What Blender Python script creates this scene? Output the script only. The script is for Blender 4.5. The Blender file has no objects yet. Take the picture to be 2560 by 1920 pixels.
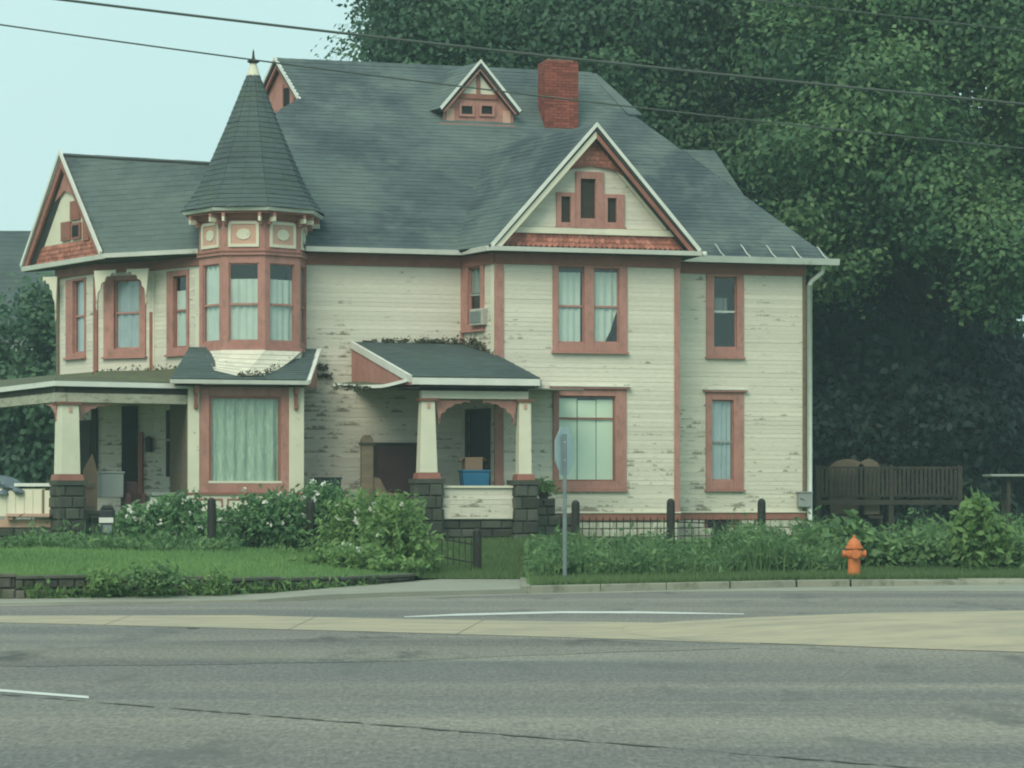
import bpy, bmesh, math, random
import numpy as np
from mathutils import Vector

random.seed(11)
rng = np.random.default_rng(11)
R = math.radians
scene = bpy.context.scene

# ------------------------------------------------------------------ camera, sky, sun, exposure
CAM_H = 1.62            # eye height in the car, metres above the road
FOCAL = 6500.0          # focal length in photo pixels (photo 2560 wide), horizon at row 1240
cd = bpy.data.cameras.new('camera')
cam = bpy.data.objects.new('camera', cd)
scene.collection.objects.link(cam)
cam.location = (0, 0, CAM_H)
cam.rotation_euler = (R(90), 0, 0)
cd.sensor_width = 36.0
cd.lens = 36.0 * FOCAL / 2560.0
cd.shift_y = (1240 - 960) / 2560.0
cd.clip_start = 0.5
cd.clip_end = 3000
scene.camera = cam

world = bpy.data.worlds.new('World')
scene.world = world
world.use_nodes = True
wn, wl = world.node_tree.nodes, world.node_tree.links
wn.clear()
sky = wn.new('ShaderNodeTexSky'); sky.sky_type = 'NISHITA'; sky.sun_disc = False
sky.sun_elevation = R(42); sky.sun_rotation = R(200); sky.dust_density = 6; sky.air_density = 1.5
skym = wn.new('ShaderNodeVectorMath'); skym.operation = 'SCALE'; skym.inputs['Scale'].default_value = 0.09
wl.new(sky.outputs[0], skym.inputs[0])
tc = wn.new('ShaderNodeTexCoord')
cn = wn.new('ShaderNodeTexNoise'); cn.inputs['Scale'].default_value = 3.0; cn.inputs['Detail'].default_value = 5
wl.new(tc.outputs['Generated'], cn.inputs['Vector'])
cr = wn.new('ShaderNodeValToRGB')
cr.color_ramp.elements[0].position = 0.3; cr.color_ramp.elements[0].color = (0.426, 0.618, 0.606, 1)
cr.color_ramp.elements[1].position = 0.7; cr.color_ramp.elements[1].color = (0.458, 0.652, 0.640, 1)
wl.new(cn.outputs['Fac'], cr.inputs['Fac'])
mx = wn.new('ShaderNodeMix'); mx.data_type = 'RGBA'; mx.inputs['Factor'].default_value = 0.9
wl.new(skym.outputs[0], mx.inputs['A']); wl.new(cr.outputs[0], mx.inputs['B'])
bg = wn.new('ShaderNodeBackground'); bg.inputs['Strength'].default_value = 1.0
wl.new(mx.outputs['Result'], bg.inputs['Color'])
wo = wn.new('ShaderNodeOutputWorld'); wl.new(bg.outputs[0], wo.inputs['Surface'])

sd = bpy.data.lights.new('sun', 'SUN'); sd.energy = 1.5; sd.angle = R(35); sd.color = (1.0, 0.93, 0.74)
sun = bpy.data.objects.new('sun', sd); scene.collection.objects.link(sun)
# light comes from behind the camera, a little from the left
sun.rotation_euler = (R(90 - 42), 0, R(-22))
sun.location = (-10, -20, 60)

vs = scene.view_settings
vs.view_transform = 'Standard'; vs.look = 'None'; vs.exposure = 0.57; vs.gamma = 1.0
vs.use_curve_mapping = False
scene.cycles.use_denoising = True
scene.cycles.filter_width = 2.0
scene.cycles.max_bounces = 8
scene.cycles.transparent_max_bounces = 16
scene.cycles.caustics_reflective = False; scene.cycles.caustics_refractive = False

# ------------------------------------------------------------------ materials
def newmat(name):
    m = bpy.data.materials.new(name); m.use_nodes = True
    nt = m.node_tree; nt.nodes.clear()
    out = nt.nodes.new('ShaderNodeOutputMaterial')
    b = nt.nodes.new('ShaderNodeBsdfPrincipled')
    nt.links.new(b.outputs[0], out.inputs['Surface'])
    return m, nt, b, out

def N(nt, typ, **kw):
    n = nt.nodes.new(typ)
    for k, v in kw.items():
        if k in ('operation', 'data_type', 'blend_type', 'noise_dimensions', 'feature', 'distance', 'attribute_name', 'attribute_type'):
            setattr(n, k, v)
        else:
            n.inputs[k].default_value = v
    return n

def world_pos(nt, scale=(1, 1, 1), rotz=0):
    g = nt.nodes.new('ShaderNodeNewGeometry')
    mp = nt.nodes.new('ShaderNodeMapping')
    mp.inputs['Scale'].default_value = scale; mp.inputs['Rotation'].default_value = (0, 0, rotz)
    nt.links.new(g.outputs['Position'], mp.inputs['Vector'])
    return mp.outputs[0]

def noise(nt, vec, scale, detail=4, rough=0.6):
    n = N(nt, 'ShaderNodeTexNoise', Scale=scale, Detail=detail, Roughness=rough)
    nt.links.new(vec, n.inputs['Vector'])
    return n.outputs['Fac']

def ramp(nt, fac, p0, p1, c0=(0, 0, 0, 1), c1=(1, 1, 1, 1)):
    r = nt.nodes.new('ShaderNodeValToRGB')
    r.color_ramp.elements[0].position = p0; r.color_ramp.elements[0].color = c0
    r.color_ramp.elements[1].position = p1; r.color_ramp.elements[1].color = c1
    nt.links.new(fac, r.inputs['Fac'])
    return r.outputs[0]

def mixc(nt, fac, a, b, blend='MIX'):
    m = nt.nodes.new('ShaderNodeMix'); m.data_type = 'RGBA'; m.blend_type = blend
    if isinstance(fac, (int, float)): m.inputs['Factor'].default_value = fac
    else: nt.links.new(fac, m.inputs['Factor'])
    for k, v in (('A', a), ('B', b)):
        if isinstance(v, tuple): m.inputs[k].default_value = v if len(v) == 4 else v + (1,)
        else: nt.links.new(v, m.inputs[k])
    return m.outputs['Result']

def bumped(nt, b, h, strength=0.3, dist=0.02):
    bn = N(nt, 'ShaderNodeBump', Strength=strength, Distance=dist)
    nt.links.new(h, bn.inputs['Height']); nt.links.new(bn.outputs[0], b.inputs['Normal'])

def mat_mottle(name, c0, c1, scale=2.0, rough=0.75, tint=0.0, bump=0.2, dirt=None, dirt_at=(0.55, 0.7), dirt_scale=6, vscale=(1, 1, 1), spec=0.3, rotz=0, sharp=(0.3, 0.7)):
    m, nt, b, out = newmat(name)
    v = world_pos(nt, vscale, rotz)
    f = noise(nt, v, scale)
    col = mixc(nt, ramp(nt, f, *sharp), c0, c1)
    if dirt:
        d = noise(nt, v, dirt_scale, 6, 0.7)
        col = mixc(nt, ramp(nt, d, *dirt_at), col, dirt)
    if tint:
        at = N(nt, 'ShaderNodeAttribute', attribute_name='tint')
        mr = N(nt, 'ShaderNodeMapRange', **{'To Min': 1 - tint, 'To Max': 1 + tint})
        nt.links.new(at.outputs['Fac'], mr.inputs['Value'])
        vm = nt.nodes.new('ShaderNodeVectorMath'); vm.operation = 'SCALE'
        nt.links.new(col, vm.inputs[0]); nt.links.new(mr.outputs[0], vm.inputs['Scale'])
        col = vm.outputs[0]
    nt.links.new(col, b.inputs['Base Color'])
    b.inputs['Roughness'].default_value = rough
    b.inputs['Specular IOR Level'].default_value = spec
    if bump:
        bumped(nt, b, noise(nt, v, scale * 12, 3), bump, 0.01)
    return m

def mat_siding(name, worn=0.0):
    """old cream paint on lapped boards, peeling along each board to grey wood"""
    m, nt, b, out = newmat(name)
    g = nt.nodes.new('ShaderNodeNewGeometry')
    sx = nt.nodes.new('ShaderNodeSeparateXYZ'); nt.links.new(g.outputs['Position'], sx.inputs[0])
    zi = N(nt, 'ShaderNodeMath', operation='DIVIDE'); nt.links.new(sx.outputs['Z'], zi.inputs[0]); zi.inputs[1].default_value = 0.105
    zf = N(nt, 'ShaderNodeMath', operation='FLOOR'); nt.links.new(zi.outputs[0], zf.inputs[0])
    cx = nt.nodes.new('ShaderNodeCombineXYZ')
    a1 = N(nt, 'ShaderNodeMath', operation='MULTIPLY'); a1.inputs[1].default_value = 1.9; nt.links.new(sx.outputs['X'], a1.inputs[0])
    a2 = N(nt, 'ShaderNodeMath', operation='MULTIPLY'); a2.inputs[1].default_value = 1.9; nt.links.new(sx.outputs['Y'], a2.inputs[0])
    a3 = N(nt, 'ShaderNodeMath', operation='MULTIPLY'); a3.inputs[1].default_value = 5.37; nt.links.new(zf.outputs[0], a3.inputs[0])
    nt.links.new(a1.outputs[0], cx.inputs[0]); nt.links.new(a2.outputs[0], cx.inputs[1]); nt.links.new(a3.outputs[0], cx.inputs[2])
    board = noise(nt, cx.outputs[0], 1.0, 4, 0.65)
    fine = noise(nt, world_pos(nt, (4, 4, 26)), 1.6, 5, 0.7)
    big = noise(nt, world_pos(nt), 0.35, 3)
    col = mixc(nt, ramp(nt, big, 0.35, 0.7), (0.69, 0.655, 0.545), (0.61, 0.59, 0.495))
    col = mixc(nt, ramp(nt, fine, 0.35, 0.75), col, (0.55, 0.54, 0.455))
    # peeling
    s = N(nt, 'ShaderNodeMath', operation='ADD'); nt.links.new(board, s.inputs[0])
    k = N(nt, 'ShaderNodeMath', operation='MULTIPLY'); nt.links.new(fine, k.inputs[0]); k.inputs[1].default_value = 0.45
    nt.links.new(k.outputs[0], s.inputs[1])
    k2 = N(nt, 'ShaderNodeMath', operation='MULTIPLY'); nt.links.new(big, k2.inputs[0]); k2.inputs[1].default_value = 0.5
    s2 = N(nt, 'ShaderNodeMath', operation='ADD'); nt.links.new(s.outputs[0], s2.inputs[0]); nt.links.new(k2.outputs[0], s2.inputs[1])
    # rows nearer the ground have weathered more
    mr = N(nt, 'ShaderNodeMapRange', **{'From Min': 1.2, 'From Max': 7.0, 'To Min': 0.07, 'To Max': -0.03}); nt.links.new(sx.outputs['Z'], mr.inputs['Value'])
    s3 = N(nt, 'ShaderNodeMath', operation='ADD'); nt.links.new(s2.outputs[0], s3.inputs[0]); nt.links.new(mr.outputs[0], s3.inputs[1])
    zr_ = N(nt, 'ShaderNodeMath', operation='FRACT'); nt.links.new(zi.outputs[0], zr_.inputs[0])
    ze = N(nt, 'ShaderNodeMapRange', **{'To Min': 0.075, 'To Max': -0.09}); nt.links.new(zr_.outputs[0], ze.inputs['Value'])
    fn = noise(nt, world_pos(nt, (5, 5, 30)), 2.2, 4, 0.7)
    fm = N(nt, 'ShaderNodeMapRange', **{'To Min': -0.16, 'To Max': 0.16}); nt.links.new(fn, fm.inputs['Value'])
    s4 = N(nt, 'ShaderNodeMath', operation='ADD'); nt.links.new(s3.outputs[0], s4.inputs[0]); nt.links.new(ze.outputs[0], s4.inputs[1])
    s5 = N(nt, 'ShaderNodeMath', operation='ADD'); nt.links.new(s4.outputs[0], s5.inputs[0]); nt.links.new(fm.outputs[0], s5.inputs[1])
    hf = N(nt, 'ShaderNodeMath', operation='MULTIPLY'); nt.links.new(s5.outputs[0], hf.inputs[0]); hf.inputs[1].default_value = 0.5
    col = mixc(nt, ramp(nt, hf.outputs[0], .5 * (1.125 - worn), .5 * (1.165 - worn)), col, (0.43, 0.405, 0.33))
    col = mixc(nt, ramp(nt, hf.outputs[0], .5 * (1.165 - worn), .5 * (1.20 - worn)), col, (0.25, 0.235, 0.19))
    at = N(nt, 'ShaderNodeAttribute', attribute_name='tint')
    mt = N(nt, 'ShaderNodeMapRange', **{'To Min': 0.92, 'To Max': 1.06}); nt.links.new(at.outputs['Fac'], mt.inputs['Value'])
    vm = nt.nodes.new('ShaderNodeVectorMath'); vm.operation = 'SCALE'
    nt.links.new(col, vm.inputs[0]); nt.links.new(mt.outputs[0], vm.inputs['Scale'])
    nt.links.new(vm.outputs[0], b.inputs['Base Color'])
    b.inputs['Roughness'].default_value = 0.7; b.inputs['Specular IOR Level'].default_value = 0.25
    bumped(nt, b, fine, 0.25, 0.006)
    return m

def mat_leaf(name, c0, c1, trans=0.35, dark=None):
    m, nt, b, out = newmat(name)
    at = N(nt, 'ShaderNodeAttribute', attribute_name='tint')
    col = mixc(nt, at.outputs['Fac'], c0, c1)
    nt.links.new(col, b.inputs['Base Color'])
    b.inputs['Roughness'].default_value = 0.55; b.inputs['Specular IOR Level'].default_value = 0.25
    t = nt.nodes.new('ShaderNodeBsdfTranslucent'); nt.links.new(col, t.inputs['Color'])
    ms = nt.nodes.new('ShaderNodeMixShader'); ms.inputs[0].default_value = trans
    nt.links.new(b.outputs[0], ms.inputs[1]); nt.links.new(t.outputs[0], ms.inputs[2])
    nt.links.new(ms.outputs[0], out.inputs['Surface'])
    return m

def mat_glass(name):
    m, nt, b, out = newmat(name)
    g = nt.nodes.new('ShaderNodeBsdfGlossy'); g.inputs['Roughness'].default_value = 0.06; g.inputs['Color'].default_value = (0.9, 0.95, 0.95, 1)
    t = nt.nodes.new('ShaderNodeBsdfTransparent'); t.inputs['Color'].default_value = (0.93, 0.97, 0.96, 1)
    lw = N(nt, 'ShaderNodeLayerWeight', Blend=0.5)
    pw = N(nt, 'ShaderNodeMath', operation='POWER'); nt.links.new(lw.outputs['Facing'], pw.inputs[0]); pw.inputs[1].default_value = 4.5
    fr = N(nt, 'ShaderNodeMapRange', **{'To Min': 0.045, 'To Max': 0.85}); nt.links.new(pw.outputs[0], fr.inputs['Value'])
    nz = noise(nt, world_pos(nt), 2.2, 2)
    bn = N(nt, 'ShaderNodeBump', Strength=0.15, Distance=0.02); nt.links.new(nz, bn.inputs['Height'])
    nt.links.new(bn.outputs[0], g.inputs['Normal'])
    ms = nt.nodes.new('ShaderNodeMixShader'); nt.links.new(fr.outputs[0], ms.inputs[0])
    nt.links.new(t.outputs[0], ms.inputs[1]); nt.links.new(g.outputs[0], ms.inputs[2])
    nt.links.new(ms.outputs[0], out.inputs['Surface'])
    return m

def mat_road(name, k=1.0):
    m, nt, b, out = newmat(name)
    v = world_pos(nt, (0.035, 0.42, 1), R(33))      # wheel tracks run with the lanes
    tr = noise(nt, v, 1.0, 5, 0.6)
    bl = noise(nt, world_pos(nt), 0.22, 4)
    fi = noise(nt, world_pos(nt), 9, 6, 0.8)
    fi2 = noise(nt, world_pos(nt), 55, 2, 0.6)
    col = mixc(nt, ramp(nt, tr, 0.40, 0.60), (0.150, 0.152, 0.144), (0.255, 0.242, 0.205))
    col = mixc(nt, ramp(nt, bl, 0.4, 0.75), col, (0.20, 0.185, 0.165))
    sp = ramp(nt, fi, 0.35, 0.7, (0.76, 0.76, 0.76, 1), (1.24, 1.24, 1.24, 1))
    col = mixc(nt, 1.0, col, sp, 'MULTIPLY')
    sp2 = ramp(nt, fi2, 0.3, 0.75, (0.85, 0.85, 0.85, 1), (1.15, 1.15, 1.15, 1))
    col = mixc(nt, 1.0, col, sp2, 'MULTIPLY')
    gr = noise(nt, world_pos(nt, (1, .22, 1)), 27, 3, .75)
    col = mixc(nt, 1.0, col, ramp(nt, gr, .32, .68, (.68, .68, .68, 1), (1.34, 1.34, 1.34, 1)), 'MULTIPLY')
    st = noise(nt, world_pos(nt, (1, .35, 1), R(33)), 0.9, 5, .7)
    col = mixc(nt, ramp(nt, st, .56, .68), col, (0.115 * k, 0.115 * k, 0.108 * k))
    kk = nt.nodes.new('ShaderNodeVectorMath'); kk.operation = 'SCALE'; kk.inputs['Scale'].default_value = k; nt.links.new(col, kk.inputs[0]); col = kk.outputs[0]
    nt.links.new(col, b.inputs['Base Color'])
    b.inputs['Roughness'].default_value = 0.85; b.inputs['Specular IOR Level'].default_value = 0.25
    bumped(nt, b, fi2, 0.4, 0.01)
    return m

M = {}
M['siding'] = mat_siding('cream_clapboard_paint')
M['siding_worn'] = mat_siding('flaking_clapboard_paint', -0.01)
M['dirtycream'] = mat_mottle('grimy_cream_paint', (0.42, 0.42, 0.33), (0.33, 0.33, 0.26), 1.5, 0.7, dirt=(0.17, 0.17, 0.12), dirt_at=(0.5, 0.7), dirt_scale=4, vscale=(1, 1, 3))
M['cream'] = mat_mottle('cream_trim_paint', (0.70, 0.68, 0.54), (0.60, 0.59, 0.47), 1.5, 0.6, dirt=(0.30, 0.29, 0.22), dirt_at=(0.62, 0.72), dirt_scale=5)
M['white'] = mat_mottle('white_trim_paint', (0.70, 0.72, 0.66), (0.58, 0.60, 0.55), 2.0, 0.5, dirt=(0.33, 0.33, 0.28), dirt_at=(0.62, 0.74), dirt_scale=4)
M['salmon'] = mat_mottle('salmon_trim_paint', (0.46, 0.235, 0.20), (0.36, 0.175, 0.145), 2.6, 0.7, dirt=(0.25, 0.15, 0.115), dirt_at=(0.5, 0.72), dirt_scale=7, vscale=(1, 1, .6))
M['rust'] = mat_mottle('brick_red_trim_paint', (0.33, 0.145, 0.11), (0.24, 0.105, 0.08), 2.5, 0.7, dirt=(0.17, 0.09, 0.07), dirt_at=(0.55, 0.75), dirt_scale=6)
M['scale'] = mat_mottle('flaking_salmon_shingle_paint', (0.50, 0.20, 0.145), (0.30, 0.12, 0.09), 2.2, 0.75, tint=0.28, dirt=(0.50, 0.30, 0.23), dirt_at=(0.6, 0.7), dirt_scale=3)
M['buff'] = mat_mottle('buff_panel_paint', (0.60, 0.38, 0.29), (0.52, 0.31, 0.24), 3, 0.65)
M['shingle'] = mat_mottle('weathered_asphalt_shingle', (0.112, 0.150, 0.144), (0.058, 0.078, 0.090), 0.42, 0.9, tint=0.075, dirt=(0.135, 0.172, 0.155), dirt_at=(0.52, 0.75), dirt_scale=1.0, vscale=(.75, .75, 1.1), sharp=(0.42, 0.60), spec=0.2)
M['shingle2'] = mat_mottle('turret_asphalt_shingle', (0.090, 0.122, 0.118), (0.060, 0.080, 0.086), 0.8, 0.9, tint=0.075, dirt=(0.085, 0.115, 0.095), dirt_at=(0.5, 0.7), dirt_scale=1.6, spec=0.2)
M['deck'] = mat_mottle('roof_deck', (0.05, 0.055, 0.055), (0.04, 0.045, 0.045), 2, 0.9)
M['moss'] = mat_mottle('mossy_roofing', (0.125, 0.125, 0.085), (0.085, 0.088, 0.066), 2.5, 0.95, dirt=(0.09, 0.13, 0.05), dirt_at=(0.45, 0.65), dirt_scale=4)
M['brick'] = mat_mottle('red_chimney_brick', (0.27, 0.078, 0.058), (0.19, 0.060, 0.046), 1.6, 0.85, tint=0.25)
M['mortar'] = mat_mottle('mortar', (0.24, 0.13, 0.10), (0.2, 0.11, 0.09), 3, 0.9)
M['gutter'] = mat_mottle('painted_metal_gutter', (0.55, 0.60, 0.56), (0.45, 0.50, 0.46), 1.5, 0.4, dirt=(0.33, 0.36, 0.31), dirt_at=(0.55, 0.75), dirt_scale=3)
M['block'] = mat_mottle('dark_rock_faced_block', (0.078, 0.083, 0.070), (0.045, 0.050, 0.044), 3, 0.95, tint=0.35, bump=0.9, dirt=(0.07, 0.09, 0.05), dirt_at=(0.5, 0.7))
M['limestone'] = mat_mottle('pale_foundation_stone', (0.52, 0.52, 0.43), (0.40, 0.40, 0.33), 3, 0.9, tint=0.2, bump=0.8, dirt=(0.22, 0.22, 0.17), dirt_at=(0.55, 0.7))
M['wallblock'] = mat_mottle('retaining_wall_block', (0.13, 0.125, 0.105), (0.085, 0.085, 0.072), 4, 0.95, tint=0.35, bump=0.9, dirt=(0.06, 0.085, 0.04), dirt_at=(0.48, 0.66))
M['glass'] = mat_glass('old_window_glass')
M['curtain'] = mat_mottle('pale_curtain', (0.68, 0.71, 0.65), (0.56, 0.60, 0.55), 2, 0.9, bump=0)
M['curtain_blue'] = mat_mottle('blue_grey_curtain', (0.52, 0.57, 0.60), (0.40, 0.45, 0.49), 2, 0.9, bump=0)
M['lace'] = mat_mottle('green_white_lace_curtain', (0.46, 0.55, 0.42), (0.30, 0.38, 0.29), 5, 0.9, bump=0, vscale=(3, 3, 0.5), dirt=(0.56, 0.62, 0.50), dirt_at=(0.5, 0.62), dirt_scale=7)
M['blind'] = mat_mottle('pale_green_blind', (0.86, 0.90, 0.72), (0.78, 0.83, 0.67), 1.5, 0.9, bump=0)
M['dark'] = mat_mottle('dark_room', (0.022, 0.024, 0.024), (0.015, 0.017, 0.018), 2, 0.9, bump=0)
M['darkdoor'] = mat_mottle('dark_door_paint', (0.030, 0.033, 0.040), (0.02, 0.024, 0.030), 3, 0.5)
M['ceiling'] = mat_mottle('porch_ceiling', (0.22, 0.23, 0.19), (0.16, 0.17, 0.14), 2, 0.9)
M['wood'] = mat_mottle('weathered_wood', (0.20, 0.16, 0.11), (0.13, 0.105, 0.078), 3, 0.9, vscale=(1, 1, 4))
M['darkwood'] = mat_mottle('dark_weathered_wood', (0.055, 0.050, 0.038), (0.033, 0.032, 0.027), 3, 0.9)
M['iron'] = mat_mottle('black_painted_iron', (0.020, 0.022, 0.020), (0.030, 0.028, 0.024), 6, 0.6)
M['steel'] = mat_mottle('galvanised_steel', (0.19, 0.24, 0.25), (0.14, 0.18, 0.195), 6, 0.45)
M['alu'] = mat_mottle('dull_aluminium', (0.46, 0.56, 0.57), (0.40, 0.50, 0.52), 3, 0.5)
M['orange'] = mat_mottle('orange_hydrant_paint', (0.60, 0.19, 0.065), (0.50, 0.145, 0.045), 5, 0.5, dirt=(0.38, 0.10, 0.03), dirt_at=(0.6, 0.75), dirt_scale=8)
M['road'] = mat_road('worn_asphalt')
M['road2'] = mat_road('older_asphalt_strip', 0.85)
M['concrete'] = mat_mottle('weathered_concrete', (0.30, 0.30, 0.245), (0.235, 0.24, 0.20), 0.9, 0.9, bump=0.4, dirt=(0.18, 0.18, 0.145), dirt_at=(0.58, 0.75), dirt_scale=2)
M['kerb'] = mat_mottle('kerb_concrete', (0.28, 0.28, 0.22), (0.21, 0.215, 0.175), 1.2, 0.9, bump=0.4, dirt=(0.12, 0.13, 0.085), dirt_at=(0.52, 0.7), dirt_scale=2.5)
M['yellow'] = mat_mottle('worn_tan_concrete', (0.43, 0.365, 0.25), (0.37, 0.33, 0.24), 0.7, 0.85, bump=0.3, dirt=(0.255, 0.24, 0.19), dirt_at=(0.42, 0.70), dirt_scale=1.6, vscale=(0.5, 1.2, 1), rotz=R(25))
M['linepaint'] = mat_mottle('white_road_paint', (0.62, 0.64, 0.60), (0.50, 0.52, 0.48), 3, 0.7, dirt=(0.30, 0.30, 0.27), dirt_at=(0.62, 0.75))
M['tar'] = mat_mottle('tar_joint', (0.085, 0.088, 0.080), (0.12, 0.12, 0.108), 4, 0.8)
M['soil'] = mat_mottle('soil_under_grass', (0.10, 0.18, 0.065), (0.08, 0.14, 0.055), 1.2, 0.95)
M['far_ground'] = mat_mottle('distant_ground', (0.07, 0.10, 0.05), (0.055, 0.08, 0.045), 0.1, 0.95)
M['grass'] = mat_leaf('mown_grass', (0.130, 0.245, 0.088), (0.215, 0.355, 0.130), 0.3)
M['verge'] = mat_leaf('verge_grass', (0.085, 0.15, 0.060), (0.14, 0.21, 0.085), 0.3)
M['weed'] = mat_leaf('weed_leaves', (0.062, 0.135, 0.055), (0.18, 0.30, 0.12), 0.3)
M['weed2'] = mat_leaf('light_weed_leaves', (0.095, 0.185, 0.062), (0.21, 0.34, 0.12), 0.35)
M['bushleaf'] = mat_leaf('flowering_bush_leaves', (0.050, 0.125, 0.055), (0.15, 0.28, 0.115), 0.3)
M['petal'] = mat_leaf('white_petals', (0.60, 0.64, 0.52), (0.72, 0.74, 0.66), 0.3)
M['leaf_a'] = mat_leaf('maple_leaves', (0.040, 0.098, 0.058), (0.105, 0.195, 0.100), 0.3)
M['leaf_b'] = mat_leaf('elm_leaves', (0.042, 0.096, 0.056), (0.110, 0.195, 0.092), 0.3)
M['leaf_c'] = mat_leaf('drooping_tree_leaves', (0.054, 0.125, 0.064), (0.175, 0.295, 0.118), 0.35)
M['leaf_shade'] = mat_leaf('shade_dark_leaves', (0.010, 0.026, 0.022), (0.024, 0.048, 0.036), 0.15)  # leaf colour darkened to stand in for deep shade under the canopy
M['bark'] = mat_mottle('bark', (0.060, 0.052, 0.042), (0.040, 0.036, 0.030), 4, 0.95, bump=0.8)
M['plastic_black'] = mat_mottle('black_plastic', (0.020, 0.026, 0.030), (0.028, 0.034, 0.038), 4, 0.5)
M['plastic_blue'] = mat_mottle('blue_plastic', (0.030, 0.16, 0.29), (0.025, 0.13, 0.25), 4, 0.45)
M['card'] = mat_mottle('cardboard', (0.25, 0.17, 0.12), (0.20, 0.14, 0.10), 3, 0.9)
M['maroon'] = mat_mottle('maroon_panel', (0.085, 0.045, 0.045), (0.060, 0.034, 0.036), 2, 0.7)
M['greypaint'] = mat_mottle('grey_paint', (0.30, 0.33, 0.31), (0.24, 0.27, 0.26), 2, 0.7)
M['acwhite'] = mat_mottle('aged_white_enamel', (0.44, 0.44, 0.38), (0.36, 0.36, 0.31), 5, 0.5)
M['tarp'] = mat_mottle('blue_grey_tarp', (0.14, 0.18, 0.21), (0.10, 0.135, 0.165), 3, 0.7, bump=0.5)
M['pinkplank'] = mat_mottle('pink_plank', (0.50, 0.33, 0.25), (0.42, 0.27, 0.21), 3, 0.8)
M['cable'] = mat_mottle('grey_cable', (0.075, 0.095, 0.085), (0.06, 0.08, 0.07), 4, 0.7, bump=0)

# ------------------------------------------------------------------ building helpers
COL = scene.collection
ROOTLOC = {}

def thing(name, loc, label, cat, group=None):
    o = bpy.data.objects.new(name, None); COL.objects.link(o)
    o.location = loc; o.empty_display_size = 0.2
    ROOTLOC[o.name] = Vector(loc)
    o['label'] = label; o['category'] = cat
    if group: o['group'] = group
    return o

def part_empty(name, parent, kind=None):
    o = bpy.data.objects.new(name, None); COL.objects.link(o); o.parent = parent
    ROOTLOC[o.name] = ROOTLOC[parent.name]
    if kind: o['kind'] = kind
    return o

def tag(o, label, cat, group=None):
    o['label'] = label; o['category'] = cat
    if group: o['group'] = group
    return o

class MB:
    def __init__(self): self.v = []; self.f = []; self.t = []
    def face(self, pts, t=0.5):
        i = len(self.v); self.v += [tuple(p) for p in pts]
        self.f.append(list(range(i, i + len(pts)))); self.t.append(t)
    def hexa(self, lo, hi, t=0.5):
        """lo, hi: matching rings of points"""
        i = len(self.v); n = len(lo)
        self.v += [tuple(p) for p in lo] + [tuple(p) for p in hi]
        self.f.append([i + k for k in range(n)][::-1]); self.f.append([i + n + k for k in range(n)])
        for k in range(n):
            j = (k + 1) % n
            self.f.append([i + k, i + j, i + n + j, i + n + k])
        self.t += [t] * (n + 2)
    def tube(self, pts, radii, n=8, t=0.5, cap=True):
        pts = [Vector(p) for p in pts]
        if not hasattr(radii, '__len__'): radii = [radii] * len(pts)
        rings = []
        for k, p in enumerate(pts):
            d = (pts[min(k + 1, len(pts) - 1)] - pts[max(k - 1, 0)]).normalized()
            a = Vector((0, 0, 1)) if abs(d.z) < 0.95 else Vector((1, 0, 0))
            x = d.cross(a).normalized(); y = d.cross(x).normalized()
            i = len(self.v)
            for q in range(n):
                an = 2 * math.pi * q / n
                self.v.append(tuple(p + (x * math.cos(an) + y * math.sin(an)) * radii[k]))
            rings.append(i)
        for k in range(len(rings) - 1):
            for q in range(n):
                j = (q + 1) % n
                self.f.append([rings[k] + q, rings[k] + j, rings[k + 1] + j, rings[k + 1] + q]); self.t.append(t)
        if cap:
            self.f.append([rings[0] + q for q in range(n)]); self.t.append(t)
            self.f.append([rings[-1] + q for q in range(n)][::-1]); self.t.append(t)
    def lathe(self, c, prof, n=20, t=0.5, a0=0.0):
        rings = []
        for r, z in prof:
            i = len(self.v)
            for q in range(n):
                an = a0 + 2 * math.pi * q / n
                self.v.append((c[0] + r * math.cos(an), c[1] + r * math.sin(an), c[2] + z))
            rings.append(i)
        for k in range(len(rings) - 1):
            for q in range(n):
                j = (q + 1) % n
                self.f.append([rings[k] + q, rings[k] + j, rings[k + 1] + j, rings[k + 1] + q]); self.t.append(t)
        self.f.append([rings[0] + q for q in range(n)][::-1]); self.t.append(t)
        self.f.append([rings[-1] + q for q in range(n)]); self.t.append(t)
    def build(self, name, mat, parent=None, kind=None, smooth=False, bevel=0):
        loc = ROOTLOC[parent.name] if parent else Vector((0, 0, 0))
        me = bpy.data.meshes.new(name)
        me.from_pydata([(x - loc.x, y - loc.y, z - loc.z) for x, y, z in self.v], [], self.f)
        if 'pane' in name or name in ('veil_volume',):
            bm = bmesh.new(); bm.from_mesh(me); bmesh.ops.recalc_face_normals(bm, faces=bm.faces); bm.to_mesh(me); bm.free()
        me.materials.append(M[mat] if isinstance(mat, str) else mat)
        at = me.attributes.new('tint', 'FLOAT', 'FACE'); at.data.foreach_set('value', self.t)
        if smooth: me.polygons.foreach_set('use_smooth', [True] * len(me.polygons))
        me.update()
        o = bpy.data.objects.new(name, me); COL.objects.link(o)
        if parent: o.parent = parent; ROOTLOC[o.name] = loc
        else: ROOTLOC[o.name] = Vector((0, 0, 0))
        if kind: o['kind'] = kind
        if bevel:
            b = o.modifiers.new('bevel', 'BEVEL'); b.width = bevel; b.segments = 2; b.limit_method = 'ANGLE'
        return o

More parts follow.
